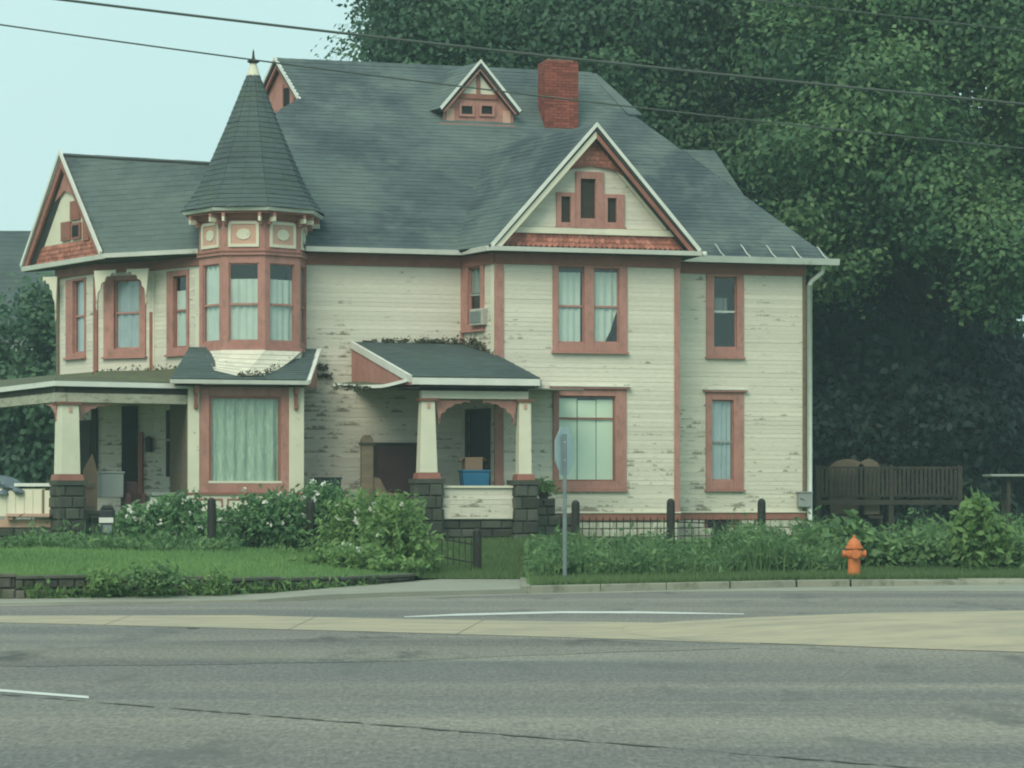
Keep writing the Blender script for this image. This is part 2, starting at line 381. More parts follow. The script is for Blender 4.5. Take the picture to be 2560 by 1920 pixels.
class Wall:
    """a vertical plane in plan from p0 to p1; s runs along it, d outwards (towards the street), z up"""
    def __init__(self, p0, p1):
        self.p0 = Vector(p0[:2]); self.p1 = Vector(p1[:2])
        self.L = (self.p1 - self.p0).length
        self.t = (self.p1 - self.p0) / self.L
        self.n = Vector((self.t.y, -self.t.x))
    def P(self, s, d, z):
        q = self.p0 + self.t * s + self.n * d
        return (q.x, q.y, z)
    def at(self, x, y, d=0.0):
        """survey: where the line of sight through photo pixel x, y meets the plane at offset d"""
        k = (x - 1280) / FOCAL
        b = self.p0 + self.n * d
        s = (k * b.y - b.x) / (self.t.x - k * self.t.y)
        Z = b.y + s * self.t.y
        return s, CAM_H + (1240 - y) * Z / FOCAL
    def box(self, mb, s0, s1, d0, d1, z0, z1, t=0.5):
        lo = [self.P(s0, d0, z0), self.P(s1, d0, z0), self.P(s1, d1, z0), self.P(s0, d1, z0)]
        hi = [(p[0], p[1], z1) for p in lo]
        mb.hexa(lo, hi, t)
    def prism(self, mb, poly, d0, d1, t=0.5):
        mb.hexa([self.P(s, d0, z) for s, z in poly], [self.P(s, d1, z) for s, z in poly], t)
    def bar(self, mb, a, b, w, d0, d1, t=0.5):
        """a board from a=(s,z) to b, w wide below/right of the line"""
        a = Vector(a); b = Vector(b); u = (b - a).normalized(); nn = Vector((u.y, -u.x)) * w
        self.prism(mb, [tuple(a), tuple(b), tuple(b + nn), tuple(a + nn)], d0, d1, t)

def rows_of(poly, exposure, y0=None, holes=()):
    """horizontal strips of a polygon (x,y): yields ylo, yhi, [(xlo0,xlo1,xhi0,xhi1)]"""
    ys = [p[1] for p in poly]; ymin, ymax = min(ys), max(ys)
    if y0 is None: y0 = ymin
    n = len(poly); y = y0
    while y < ymax - 0.004:
        yt = min(y + exposure, ymax); ym = 0.5 * (y + yt)
        cr_ = []
        for i in range(n):
            a, b = poly[i], poly[(i + 1) % n]
            if (a[1] > ym) != (b[1] > ym):
                def xe(q):
                    q = min(max(q, min(a[1], b[1])), max(a[1], b[1]))
                    return a[0] + (b[0] - a[0]) * (q - a[1]) / (b[1] - a[1])
                cr_.append((xe(ym), xe(y), xe(yt)))
        cr_.sort()
        segs = []
        for k in range(0, len(cr_) - 1, 2):
            cur = [(cr_[k], cr_[k + 1])]
            for (hx0, hx1, hy0, hy1) in holes:
                if hy0 < ym < hy1:
                    nxt = []
                    for l, r in cur:
                        if hx1 <= l[0] or hx0 >= r[0]: nxt.append((l, r)); continue
                        if hx0 > l[0] + 0.01: nxt.append((l, (hx0, hx0, hx0)))
                        if hx1 < r[0] - 0.01: nxt.append(((hx1, hx1, hx1), r))
                    cur = nxt
            segs += [(l[1], r[1], l[2], r[2]) for l, r in cur if r[0] - l[0] > 0.01]
        if segs: yield y, yt, segs
        y += exposure

CLAP = [0]
def siding(W, poly, holes, parent, name='siding', single=False, exposure=0.105, d=0.0, mat='siding'):
    """lapped clapboards on wall W; single=True makes every board its own object"""
    host = part_empty(name, parent) if single else None
    mb = MB()
    for y, yt, segs in rows_of(poly, exposure, None, holes):
        for l0, l1, h0, h1 in segs:
            t = random.random()
            m = MB() if single else mb
            e0 = random.uniform(-0.003, 0.004); wv = random.uniform(-.004, .004)
            A = [W.P(l0, d + 0.009 + e0, y + wv), W.P(l1, d + 0.009 + e0, y + random.uniform(-.004, .004)), W.P(h1, d + 0.005, yt), W.P(h0, d + 0.005, yt)]
            B = [W.P(l0, d - 0.02, y), W.P(l1, d - 0.02, y), W.P(h1, d - 0.02, yt), W.P(h0, d - 0.02, yt)]
            m.face(A, t); m.face([B[0], B[1], A[1], A[0]], t)
            m.face([B[0], A[0], A[3], B[3]], t); m.face([A[1], B[1], B[2], A[2]], t)
            if single:
                m.build('clapboard', mat, host); CLAP[0] += 1
    if not single:
        return mb.build(name, mat, parent, kind='stuff')
    return host

def plane_basis(poly3):
    p = [Vector(q) for q in poly3]
    n = Vector((0, 0, 0))
    for i in range(len(p)):
        n += (p[i] - p[0]).cross(p[(i + 1) % len(p)] - p[0])
    n.normalize()
    if n.z < 0: n = -n
    e1 = Vector((0, 0, 1)).cross(n)
    e1 = e1.normalized() if e1.length > 1e-4 else Vector((1, 0, 0))
    e2 = n.cross(e1)
    return p[0], e1, e2, n

def shingles(mb, poly3, exposure=0.14, width=(0.22, 0.36), lift=0.03, rag=0.008, thick=0.0045):
    o, e1, e2, n = plane_basis(poly3)
    poly = [((Vector(q) - o).dot(e1), (Vector(q) - o).dot(e2)) for q in poly3]
    for y, yt, segs in rows_of(poly, exposure):
        for l0, l1, h0, h1 in segs:
            L = max(l1 - l0, h1 - h0)
            if L < 0.02: continue
            a = -random.uniform(0, width[1])
            rt = random.random() * 0.25
            while a < L:
                w = random.uniform(*width); c0 = max(a, 0) / L; c1 = min(a + w - 0.002, L) / L
                a += w
                if c1 <= c0: continue
                j = random.uniform(-rag, rag); k = lift + random.uniform(0, 0.006)
                def pt(c, lo, hh):
                    x = (l0 + (l1 - l0) * c) if lo else (h0 + (h1 - h0) * c)
                    q = o + e1 * x + e2 * ((y + j) if lo else yt + 0.01) + n * hh
                    return tuple(q)
                t = min(1, max(0, random.random() * 0.75 + rt))
                mb.face([pt(c0, 1, k + thick), pt(c1, 1, k + thick), pt(c1, 0, lift), pt(c0, 0, lift)], t)
                mb.face([pt(c0, 1, lift - 0.01), pt(c1, 1, lift - 0.01), pt(c1, 1, k + thick), pt(c0, 1, k + thick)], t * 0.8)

def slab(mb, poly3, thick=0.09, t=0.5):
    o, e1, e2, n = plane_basis(poly3)
    mb.hexa([tuple(Vector(p) - n * thick) for p in poly3], [tuple(p) for p in poly3], t)

def roof_face(parent, polys, name='roof', mat='shingle', exposure=0.14):
    mb = MB(); ms = MB()
    for p in polys:
        slab(mb, p); shingles(ms, p, exposure)
    r = mb.build(name, 'deck', parent)
    ms.build('shingles', mat, r, kind='stuff')
    return r

def fast_mesh(name, verts, nper, tint, mat, parent=None, kind=None):
    """many separate faces of nper corners each from a numpy array"""
    loc = ROOTLOC[parent.name] if parent else Vector((0, 0, 0))
    v = (verts.reshape(-1, 3) - np.array(loc)).astype(np.float32)
    nf = len(v) // nper
    me = bpy.data.meshes.new(name)
    me.vertices.add(len(v)); me.vertices.foreach_set('co', v.ravel())
    me.loops.add(len(v)); me.loops.foreach_set('vertex_index', np.arange(len(v), dtype=np.int32))
    me.polygons.add(nf); me.polygons.foreach_set('loop_start', np.arange(0, len(v), nper, dtype=np.int32))
    me.polygons.foreach_set('loop_total', np.full(nf, nper, dtype=np.int32))
    me.update(calc_edges=True)
    at = me.attributes.new('tint', 'FLOAT', 'FACE'); at.data.foreach_set('value', np.clip(tint, 0, 1).astype(np.float32))
    me.materials.append(M[mat])
    o = bpy.data.objects.new(name, me); COL.objects.link(o)
    if parent: o.parent = parent; ROOTLOC[o.name] = loc
    else: ROOTLOC[o.name] = Vector((0, 0, 0))
    if kind: o['kind'] = kind
    return o

def unit(a): return a / (np.linalg.norm(a, axis=-1, keepdims=True) + 1e-9)

def leaf_quads(P, length, width, bias=(0, -0.3, 0.5), droop=0.25, spread=0.8):
    n = len(P)
    nrm = unit(rng.normal(size=(n, 3)) * spread + np.array(bias))
    t = rng.normal(size=(n, 3)); t[:, 2] -= droop
    t = unit(t - nrm * np.sum(t * nrm, 1, keepdims=True)); b = np.cross(nrm, t)
    L = (length * rng.uniform(0.65, 1.3, n))[:, None] * 0.5; Wd = (width * rng.uniform(0.7, 1.25, n))[:, None] * 0.5
    fold = nrm * (Wd * 0.25)
    return np.stack([P - t * L, P + b * Wd + fold, P + t * L, P - b * Wd + fold], 1)

def blade_tris(P, h, w, lean=0.35):
    n = len(P)
    a = rng.uniform(0, 2 * np.pi, n); d = np.stack([np.cos(a), np.sin(a), np.zeros(n)], 1)
    H = (h * rng.uniform(0.55, 1.25, n))[:, None]
    s = d * (w * rng.uniform(0.7, 1.3, n))[:, None] * 0.5
    k = rng.uniform(0, 2 * np.pi, n); l = np.stack([np.cos(k), np.sin(k), np.zeros(n)], 1) * H * lean * rng.uniform(0, 1, (n, 1))
    tip = P + l; tip[:, 2] += H[:, 0]
    return np.stack([P - s, P + s, tip], 1)

def house_pt(u, v, z=None):
    p = (O2.x + u * U2.x + v * V2.x, O2.y + u * U2.y + v * V2.y)
    return p if z is None else p + (z,)

AH = R(15.45)
O2 = Vector((-0.369, 60.0)); U2 = Vector((math.cos(AH), math.sin(AH))); V2 = Vector((-math.sin(AH), math.cos(AH)))

# ------------------------------------------------------------------ ground, road, kerb
def lerp_path(path, x):
    if x <= path[0][0]: return path[0][1]
    for (a, ya), (b, yb) in zip(path, path[1:]):
        if x <= b: return ya + (yb - ya) * (x - a) / (b - a)
    return path[-1][1]
KERB = [(-90, 30), (-30, 36.2), (-12, 37.6), (-7.6, 38.5), (-3.9, 39.7), (-1.9, 41.6), (0.2, 43.1), (2.65, 44.6), (5.05, 46.1), (8.1, 47.1), (14, 47.8), (90, 52)]
WALLP = [(-90, 33), (-30, 37.5), (-12, 38.8), (-7.6, 39.8), (-4.7, 41.2), (-2.9, 43.6), (-1.7, 46.6)]
def yard_front(x):
    if x < -1.7: return lerp_path(WALLP, x)
    if x < 0.25: return 47.6
    return lerp_path(KERB, x) + 0.16
def wall_top(x): return 0.42 - 0.20 * min(1, max(0, (x + 8) / 6.0))
def yard_z(x, y):
    yf = yard_front(x)
    z0 = wall_top(x) - 0.03 if x < -1.7 else 0.115
    k = min(1, max(0, (y - yf) / 11.0)); k = k * k * (3 - 2 * k)
    return z0 + (0.62 - z0) * k + 0.02 * math.sin(x * 1.7 + y) * k

mb = MB()
mb.face([(-900, -60, -0.06), (900, -60, -0.06), (900, 1500, -0.06), (-900, 1500, -0.06)])
mb.build('ground', 'far_ground', kind='structure')
mb = MB()
xs = [k[0] for k in KERB]
for a, b in zip(xs, xs[1:]):
    mb.face([(a, -30, 0), (b, -30, 0), (b, lerp_path(KERB, b), 0), (a, lerp_path(KERB, a), 0)])
road = mb.build('road', 'road', kind='structure')

gx = sorted(set(list(np.linspace(-90, -14, 14)) + list(np.arange(-14, 15, 0.5)) + list(np.linspace(15, 90, 12)) + [-1.701, -1.699, 0.249, 0.251]))
fr = [0, .01, .03, .06, .1, .15, .2, .27, .35, .45, .6, .8, 1.0]
mb = MB(); vi = {}
for i, x in enumerate(gx):
    yf = yard_front(x)
    for j, q in enumerate(fr):
        y = yf + q * (150 - yf)
        vi[i, j] = len(mb.v); mb.v.append((x, y, yard_z(x, y)))
for i in range(len(gx) - 1):
    for j in range(len(fr) - 1):
        mb.f.append([vi[i, j], vi[i + 1, j], vi[i + 1, j + 1], vi[i, j + 1]]); mb.t.append(0.5)
mb.build('yard_lawn', 'soil', kind='structure', smooth=True)

# pavement strip beside the retaining wall, with a ramp towards the gate
mb = MB()
sx = [-30, -20, -12, -9.5, -7.6, -6, -4.7, -3.9, -2.9, -1.9, -1.0, 0.25]
for a, b in zip(sx, sx[1:]):
    def yb(x): return lerp_path(WALLP, x) + 0.3 if x < -1.7 else 48.2
    za = 0.055 if a < -3 else 0.10; zb = 0.055 if b < -3 else 0.10
    lo = [(a, lerp_path(KERB, a), -0.05), (b, lerp_path(KERB, b), -0.05), (b, yb(b), -0.05), (a, yb(a), -0.05)]
    hi = [(a, lerp_path(KERB, a), za - .02), (b, lerp_path(KERB, b), zb - .02), (b, yb(b), zb), (a, yb(a), za)]
    mb.hexa(lo, hi)
mb.build('pavement', 'concrete', kind='structure')
# kerb stones on the right, each a length of cast concrete
kerbroot = MB()
kp = [0.3, 1.5, 2.65, 3.8, 5.05, 6.05]
kerb = None
for a, b in zip(kp, kp[1:]):
    m = MB()
    ya, yb_ = lerp_path(KERB, a), lerp_path(KERB, b)
    g = 0.004 if b < 5 else .015
    lo = [(a + g, ya, -0.05), (b - g, yb_, -0.05), (b - g, yb_ + 0.17, -0.05), (a + g, ya + 0.17, -0.05)]
    hi = [(a + g, ya + 0.03, 0.125), (b - g, yb_ + 0.03, 0.125), (b - g, yb_ + 0.17, 0.13), (a + g, ya + 0.17, 0.13)]
    m.hexa(lo, hi)
    if kerb is None: kerb = m.build('kerb', 'kerb', kind='structure', bevel=0.015)
    else: m.build('kerb_stone', 'kerb', kerb, bevel=0.015)
m = MB()
for a, b in zip([6.07, 8.1, 14], [8.1, 14, 90]):
    ya, yb_ = lerp_path(KERB, a), lerp_path(KERB, b)
    h0 = 0.12 if a < 7 else 0.05
    lo = [(a, ya, -0.05), (b, yb_, -0.05), (b, yb_ + 0.17, -0.05), (a, ya + 0.17, -0.05)]
    m.hexa(lo, [(a, ya + .03, h0), (b, yb_ + .03, 0.06), (b, yb_ + 0.17, 0.11), (a, ya + 0.17, 0.125)])
m.build('kerb_stone', 'kerb', kerb)
m = MB(); m.hexa([(.14, 43.1, -.05), (.30, 43.16, -.05), (.30, 48, -.05), (.14, 48, -.05)], [(.15, 43.12, .12), (.30, 43.2, .125), (.30, 48, .13), (.15, 48, .13)]); m.build('kerb_stone', 'kerb', kerb)
# paler concrete gutter pan
mb = MB()
gp = [(-30, 0.5), (-7.6, 0.5), (-1.9, 0.6), (0.2, 0.5), (2.65, 0.7), (5.05, 1.9), (8.1, 3.0), (14, 3.6), (60, 4)]
for (a, wa), (b, wb) in zip(gp, gp[1:]):
    mb.face([(a, lerp_path(KERB, a) - wa, 0.004), (b, lerp_path(KERB, b) - wb, 0.004), (b, lerp_path(KERB, b) + .02, 0.004), (a, lerp_path(KERB, a) + .02, 0.004)])
mb.build('gutter_pan', 'concrete', road)

def on_road(x, y, z=0.0):
    Z = (CAM_H - z) * FOCAL / (y - 1240)
    return ((x - 1280) / FOCAL * Z, Z, z)
# painted yellow taper and raised yellow median nose
mb = MB()
top = [on_road(-1400, 1530, .004), on_road(0, 1539, .004), on_road(620, 1538, .004), on_road(900, 1545, .004), on_road(1280, 1552, .004), on_road(1627, 1556, .004), on_road(1900, 1566, .004)]
bot = [on_road(-1400, 1540, .004), on_road(0, 1556, .004), on_road(620, 1571, .004), on_road(900, 1578, .004), on_road(1280, 1589, .004), on_road(1627, 1600, .004), on_road(1900, 1609, .004)]
for i in range(len(top) - 1): mb.face([bot[i], bot[i + 1], top[i + 1], top[i]])
mb.build('yellow_taper', 'yellow', road)
mb = MB()
near = [(1560, 1582), (1700, 1599), (1900, 1607), (2200, 1618), (2560, 1630), (3200, 1652)]
far = [(1560, 1562), (1700, 1556), (1900, 1553), (2200, 1550), (2560, 1548), (3200, 1544)]
h = [0.02, 0.06, 0.12, 0.17, 0.20, 0.20]
n0 = [on_road(*p, .006) for p in near]; f0 = [on_road(*p, .006) for p in far]
def inn(p, q, k, z): return (p[0] + (q[0] - p[0]) * k, p[1] + (q[1] - p[1]) * k, z)
rows_ = []
for i in range(len(near)):
    rows_.append([n0[i], inn(n0[i], f0[i], .12, .012 + h[i] * .2), inn(n0[i], f0[i], .3, h[i] * .95), inn(n0[i], f0[i], .5, h[i] + .01), inn(n0[i], f0[i], .75, h[i]), inn(n0[i], f0[i], .9, h[i] * .7), f0[i]])
for i in range(len(rows_) - 1):
    for j in range(6): mb.face([rows_[i][j], rows_[i + 1][j], rows_[i + 1][j + 1], rows_[i][j + 1]])
mb.face(rows_[0][::-1])
mb.build('median_island', 'yellow', kind='structure')
# white line beyond the median
mb = MB()
wt = [(1010, 1541), (1150, 1534), (1400, 1528), (1600, 1528), (1860, 1534)]
wbm = [(1010, 1543), (1150, 1539), (1400, 1533), (1600, 1533.5), (1860, 1536)]
for i in range(4): mb.face([on_road(*wbm[i], .005), on_road(*wbm[i + 1], .005), on_road(*wt[i + 1], .005), on_road(*wt[i], .005)])
mb.build('lane_line', 'linepaint', road)
mb = MB()
mb.face([on_road(-500, 1690, .005), on_road(222, 1746, .005), on_road(222, 1740, .005), on_road(-500, 1683, .005)])
mb.build('lane_line', 'linepaint', road)
mb = MB()      # cracked tar joint between two lanes
A_, B_ = np.array(on_road(-500, 1695, .006)), np.array(on_road(2500, 1935, .006))
dirv = (B_ - A_) / np.linalg.norm(B_ - A_); nv = np.array([-dirv[1], dirv[0], 0]); Ln = np.linalg.norm(B_ - A_)
s = 0.0; pl = None
while s < Ln:
    c = A_ + dirv * s + nv * random.uniform(-.025, .025); w = random.choice([.012, .02, .03, .04, .006])
    q = (tuple(c - nv * w), tuple(c + nv * w))
    if pl and random.random() > 0.08: mb.face([pl[0], q[0], q[1], pl[1]])
    pl = q; s += random.uniform(.06, .16)
mb.build('tar_joint', 'tar', road)
mb = MB()      # short dark scar
A_ = np.array(on_road(468, 1570, .006)); B_ = np.array(on_road(500, 1569, .006))
mb.face([A_ + (0, -.1, 0), B_ + (0, -.1, 0), B_ + (0, .1, 0), A_ + (0, .1, 0)])
mb.build('road_patch', 'tar', road)

def ragged(pts, step, amp):
    out = []
    for a, b in zip(pts, pts[1:] + pts[:1]):
        n = max(1, int(math.hypot(b[0] - a[0], b[1] - a[1]) / step))
        for k in range(n): out.append((a[0] + (b[0] - a[0]) * k / n + random.uniform(-amp, amp), a[1] + (b[1] - a[1]) * k / n + random.uniform(-amp, amp)))
    return out
mb = MB(); q = [on_road(x, y)[:2] for x, y in ((-300, 1640), (0, 1628), (500, 1604), (900, 1592), (1500, 1600), (1850, 1622), (1300, 1640), (950, 1655), (400, 1664), (-300, 1668))]
mb.face([p + (.003,) for p in ragged(q, .35, .09)]); mb.build('older_surface_strip', 'road2', road)
for x_, ya_, yb_2 in ((300, 1537, 1562), (760, 1541, 1574), (1180, 1549, 1586)):      # joints across the tan strip
    a_, b_ = Vector(on_road(x_ + 30, ya_, .0065)), Vector(on_road(x_ - 40, yb_2, .0065)); mb = MB()
    mb.face([tuple(a_ - Vector((.005, 0, 0))), tuple(a_ + Vector((.005, 0, 0))), tuple(b_ + Vector((.005, 0, 0))), tuple(b_ - Vector((.005, 0, 0)))]); mb.build('concrete_joint', 'tar', road)
# ------------------------------------------------------------------ THE HOUSE
house = thing('victorian_house', house_pt(0, 4, 0.6), 'weathered cream and salmon two-storey house with a pointed corner turret', 'house')
EAVE = 7.33
WA = Wall(house_pt(0, 0), house_pt(4.46, 0))
WFc = Wall(house_pt(-0.48, 1.3), house_pt(0, 0))
WM = Wall(house_pt(-6.0, 1.3), house_pt(-0.48, 1.3))
WB = Wall(house_pt(4.46, 1.3), house_pt(8.12, 1.3))
WA_side = Wall(house_pt(4.46, 0), house_pt(4.46, 1.3))

def plan_at(x, Z): return ((x - 1280) / FOCAL * Z, Z)
w0, w1, w2, w3 = plan_at(145, 64.2), plan_at(240, 62.6), plan_at(384, 61.9), plan_at(505, 60.4)
F1, F2, F3 = Wall(w0, w1), Wall(w1, w2), Wall(w2, w3)

HOLES = {}
def hole(W, s0, s1, z0, z1, m=0.03):
    HOLES.setdefault(id(W), []).append((s0 + m, s1 - m, z0 + m, z1 - m))

def curtain_mesh(mb, W, s0, s1, z0, z1, d, amp=0.018, folds=7.0, cut=None, seed=0):
    n = max(6, int((s1 - s0) / 0.035)); r = random.Random(seed)
    ph = r.uniform(0, 6)
    for i in range(n):
        for half in (0,):
            sa, sb = s0 + (s1 - s0) * i / n, s0 + (s1 - s0) * (i + 1) / n
            def dd(s): return d + amp * math.sin(ph + folds * 2 * math.pi * (s - s0)) + amp * .5 * math.sin(2 * ph + folds * 4.7 * (s - s0))
            za = z0 if cut is None else max(z0, cut((sa - s0) / (s1 - s0)) * (z1 - z0) + z0)
            zb = z0 if cut is None else max(z0, cut((sb - s0) / (s1 - s0)) * (z1 - z0) + z0)
            mb.face([W.P(sa, dd(sa), za), W.P(sb, dd(sb), zb), W.P(sb, dd(sb), z1), W.P(sa, dd(sa), z1)], r.random())

def window(W, outer, panes, parent=None, cap=False, rail=None, curtains=(), label=None, mat='salmon', sash='salmon', rail_mat=None, d_case=0.05, dpx=0.0, deep=0.9):
    """outer, panes: photo rectangles (x0,y0,x1,y1) surveyed on wall W; rail: photo row of the meeting rail"""
    parent = parent or house
    def rect(r):
        a = W.at(r[0], r[1], dpx); b = W.at(r[2], r[3], dpx)
        c = W.at(r[0], r[3], dpx)
        return min(a[0], b[0]), max(a[0], b[0]), c[1], W.at((r[0] + r[2]) / 2, r[1], dpx)[1]
    s0, s1, z0, z1 = rect(outer)
    hole(W, s0, s1, z0, z1)
    ps = [rect(p) for p in panes]
    mb = MB()
    # casing: jambs, mullions, head, sill
    edges = [s0] + [q for p in ps for q in (p[0], p[1])] + [s1]
    zt = max(p[3] for p in ps); zb = min(p[2] for p in ps)
    for k in range(0, len(edges), 2):
        W.box(mb, edges[k], edges[k + 1], -0.10, d_case, z0 + .001, z1)
    for p in ps:
        W.box(mb, p[0], p[1], -0.10, d_case - 0.004, p[3], z1)
        W.box(mb, p[0], p[1], -0.10, d_case - 0.004, z0 + .001, p[2])
    w = mb.build('window', mat, parent, bevel=0.008)
    if label: w['label'] = label
    mb = MB(); W.box(mb, s0 - .03, s1 + .03, -0.02, d_case + .05, z0 - 0.045, z0)
    mb.build('sill', mat, w)
    if cap:
        mb = MB(); W.box(mb, s0 - .07, s1 + .07, -0.02, d_case + .07, z1, z1 + .045); mb.build('head_moulding', mat, w)
        mb = MB(); W.box(mb, s0 - .085, s1 + .085, -0.02, d_case + .09, z1 + .045, z1 + .07); mb.build('head_flashing', 'white', w)
    for p in ps:
        mb = MB(); f = 0.028
        W.box(mb, p[0], p[0] + f, -0.075, -0.035, p[2], p[3]); W.box(mb, p[1] - f, p[1], -0.075, -0.035, p[2], p[3])
        W.box(mb, p[0] + f, p[1] - f, -0.073, -0.037, p[2], p[2] + f * 1.4); W.box(mb, p[0] + f, p[1] - f, -0.073, -0.037, p[3] - f, p[3])
        mb.build('sash', sash, w)
        ztop, zbot = p[3], p[2]
        if rail:
            rz = W.at((panes[0][0] + panes[0][2]) / 2, rail, dpx)[1]
            mb = MB(); W.box(mb, p[0] + f, p[1] - f, -0.080, -0.028, rz - .022, rz + .022)
            mb.build('meeting_rail', rail_mat or sash, w)
            spans = [(zbot + f, rz - .022), (rz + .022, ztop - f)]
        else: spans = [(zbot + f, ztop - f)]
        for za, zb_ in spans:
            mb = MB(); W.box(mb, p[0] + f, p[1] - f, -0.062, -0.057, za, zb_); mb.build('pane', 'glass', w)
    # dark room behind
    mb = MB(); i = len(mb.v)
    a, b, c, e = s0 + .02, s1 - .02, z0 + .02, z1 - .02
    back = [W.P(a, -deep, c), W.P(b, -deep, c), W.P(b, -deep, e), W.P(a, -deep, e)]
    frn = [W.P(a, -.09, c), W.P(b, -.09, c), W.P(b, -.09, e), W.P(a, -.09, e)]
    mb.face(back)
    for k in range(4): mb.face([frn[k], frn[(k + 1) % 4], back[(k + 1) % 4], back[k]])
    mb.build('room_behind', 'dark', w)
    for k, c in enumerate(curtains):
        p = ps[c.get('pane', 0)]
        mb = MB()
        a = p[0] + (p[1] - p[0]) * c.get('s0', 0.0); b = p[0] + (p[1] - p[0]) * c.get('s1', 1.0)
        za = p[2] + (p[3] - p[2]) * c.get('z0', 0.0); zb_ = p[2] + (p[3] - p[2]) * c.get('z1', 1.0)
        curtain_mesh(mb, W, a, b, za, zb_, -c.get('d', 0.085), c.get('amp', 0.018), c.get('folds', 6.0), c.get('cut'), seed=k + int(outer[0]))
        mb.build('curtain', c.get('mat', 'curtain'), w)
    return w

# windows of the front (gable block A)
window(WA, (1381, 657, 1567, 878), [(1395, 667, 1460, 857), (1484, 671, 1547, 857)], rail=765,
       curtains=[dict(pane=0, s0=0, s1=.88, z0=.0, z1=.93), dict(pane=1, s0=.0, s1=1.0, z0=0.0, z1=.95, cut=lambda q: 0 if q < .45 else (q - .45) ** 1.3 * 1.1)],
       label='wide upper double window with torn pale curtains')
window(WA, (1382, 972, 1565, 1224), [(1396, 990, 1537, 1203)], cap=True, rail=1046, sash='rust',
       curtains=[dict(pane=0, mat='blind', folds=1.3, amp=.006, z1=.97, s0=0, s1=.34), dict(pane=0, mat='blind', folds=1.1, amp=.006, z1=.95, s0=.355, s1=.68), dict(pane=0, mat='blind', folds=1.5, amp=.006, z1=.96, s0=.692, s1=1)], label='broad ground-floor window with transom and pale green blind')
window(WB, (1765, 678, 1858, 892), [(1784, 692, 1841, 870)], rail=779, rail_mat='gutter', curtains=[dict(pane=0, s0=.25, s1=.8, z0=.5, z1=.72, mat='greypaint', d=.35)], label='upper window with bare dark panes')
window(WB, (1764, 980, 1858, 1224), [(1779, 1000, 1833, 1202)], cap=True, rail=1105, rail_mat='greypaint', curtains=[dict(pane=0, s1=.92, mat='curtain_blue', folds=9)], label='narrow ground-floor window with grey lace curtain')
window(WFc, (1159, 655, 1212, 828), [(1172, 668, 1204, 812)], rail=737, rail_mat='greypaint', curtains=[dict(pane=0, z0=.55, mat='greypaint')], label='narrow angled window with an air conditioner')
# wing windows
window(F1, (168, 697, 216, 896), [(185, 702, 214, 884)], rail=790, curtains=[dict(pane=0, mat='curtain_blue')])
window(F2, (261, 690, 366, 893), [(287, 700, 350, 873)], rail=782, curtains=[dict(pane=0, mat='curtain_blue', s0=.0, s1=1, folds=5)])
window(F3, (420, 676, 474, 888), [(436, 690, 469, 870)], rail=776, curtains=[dict(pane=0, z1=.8, mat='curtain')], sash='rust')

# clapboards of the front walls, board by board, and of the other walls
zA0 = 1.245
siding(WA, [(0.02, zA0), (4.44, zA0), (4.44, 7.06), (0.02, 7.06)], HOLES.get(id(WA), []), house, 'front_siding', single=True)
siding(WB, [(0.02, zA0), (WB.L - .02, zA0), (WB.L - .02, 7.06), (0.02, 7.06)], HOLES.get(id(WB), []), house, 'side_siding', single=True)
siding(WM, [(0, 4.35), (WM.L, 4.35), (WM.L, 7.06), (0, 7.06)], [], house, 'middle_siding', single=True)
# doorway in the angled wall on the porch
d0, d1 = WFc.at(1166, 1200)[0], WFc.at(1206, 1200)[0]
hole(WFc, 0.28, 1.08, 1.26, 3.55, 0)
siding(WFc, [(0, zA0), (WFc.L, zA0), (WFc.L, 7.06), (0, 7.06)], HOLES.get(id(WFc), []), house, 'angled_siding')
siding(WM, [(1.0, zA0), (WM.L, zA0), (WM.L, 4.35), (1.0, 4.35)], [], house, 'porch_siding', mat='siding_worn')
for W_, nm in ((F1, 'wing_siding'), (F2, 'wing_siding'), (F3, 'wing_siding')):
    siding(W_, [(0, 4.3), (W_.L, 4.3), (W_.L, 7.02), (0, 7.02)], HOLES.get(id(W_), []), house, nm)

mb = MB()
WFc.box(mb, 0.28, 1.08, -0.10, -0.05, 1.26, 3.55)
dr = mb.build('door', 'darkdoor', house)
mb = MB()
WFc.box(mb, 0.18, 0.28, -.1, .04, 1.25, 3.65); WFc.box(mb, 1.08, 1.18, -.1, .04, 1.25, 3.65); WFc.box(mb, .28, 1.08, -.1, .037, 3.55, 3.652)
mb.build('door_frame', 'darkwood', dr)
mb = MB(); mb.lathe(WFc.P(0.98, -0.03, 2.3), [(0.01, -.03), (.03, -.015), (.03, .015), (.01, .03)], 10); mb.build('handle', 'steel', dr)

# corner boards, friezes, skirt, foundation
def board(W, s0, s1, z0, z1, d=0.05, name='corner_board', mat='salmon', db=-0.03):
    mb = MB(); W.box(mb, s0, s1, db, d, z0, z1); return mb.build(name, mat, house, bevel=0.006)
board(WA, -0.04, 0.17, 1.25, 7.05); board(WA, 4.34, 4.47, 1.25, 7.05)
board(WB, WB.L - .03, WB.L + .05, 1.25, 7.05, mat='wood')
board(WFc, -0.02, 0.10, 4.5, 7.05, d=.035); 
board(WFc, WFc.L - .16, WFc.L - .005, 4.5, 7.03, d=.032, mat='cream')
board(F1, -0.02, 0.11, 4.45, 7.0, mat='wood'); board(F1, F1.L - .06, F1.L + .02, 4.5, 6.9, mat='rust')
board(F2, -0.02, .07, 4.5, 6.9, mat='rust'); board(F2, F2.L - .09, F2.L, 4.5, 6.0, mat='rust'); board(F3, .0, .07, 4.5, 6.9, d=.04, mat='cream'); board(F3, F3.L - .2, F3.L, 4.5, 6.9, mat='cream')
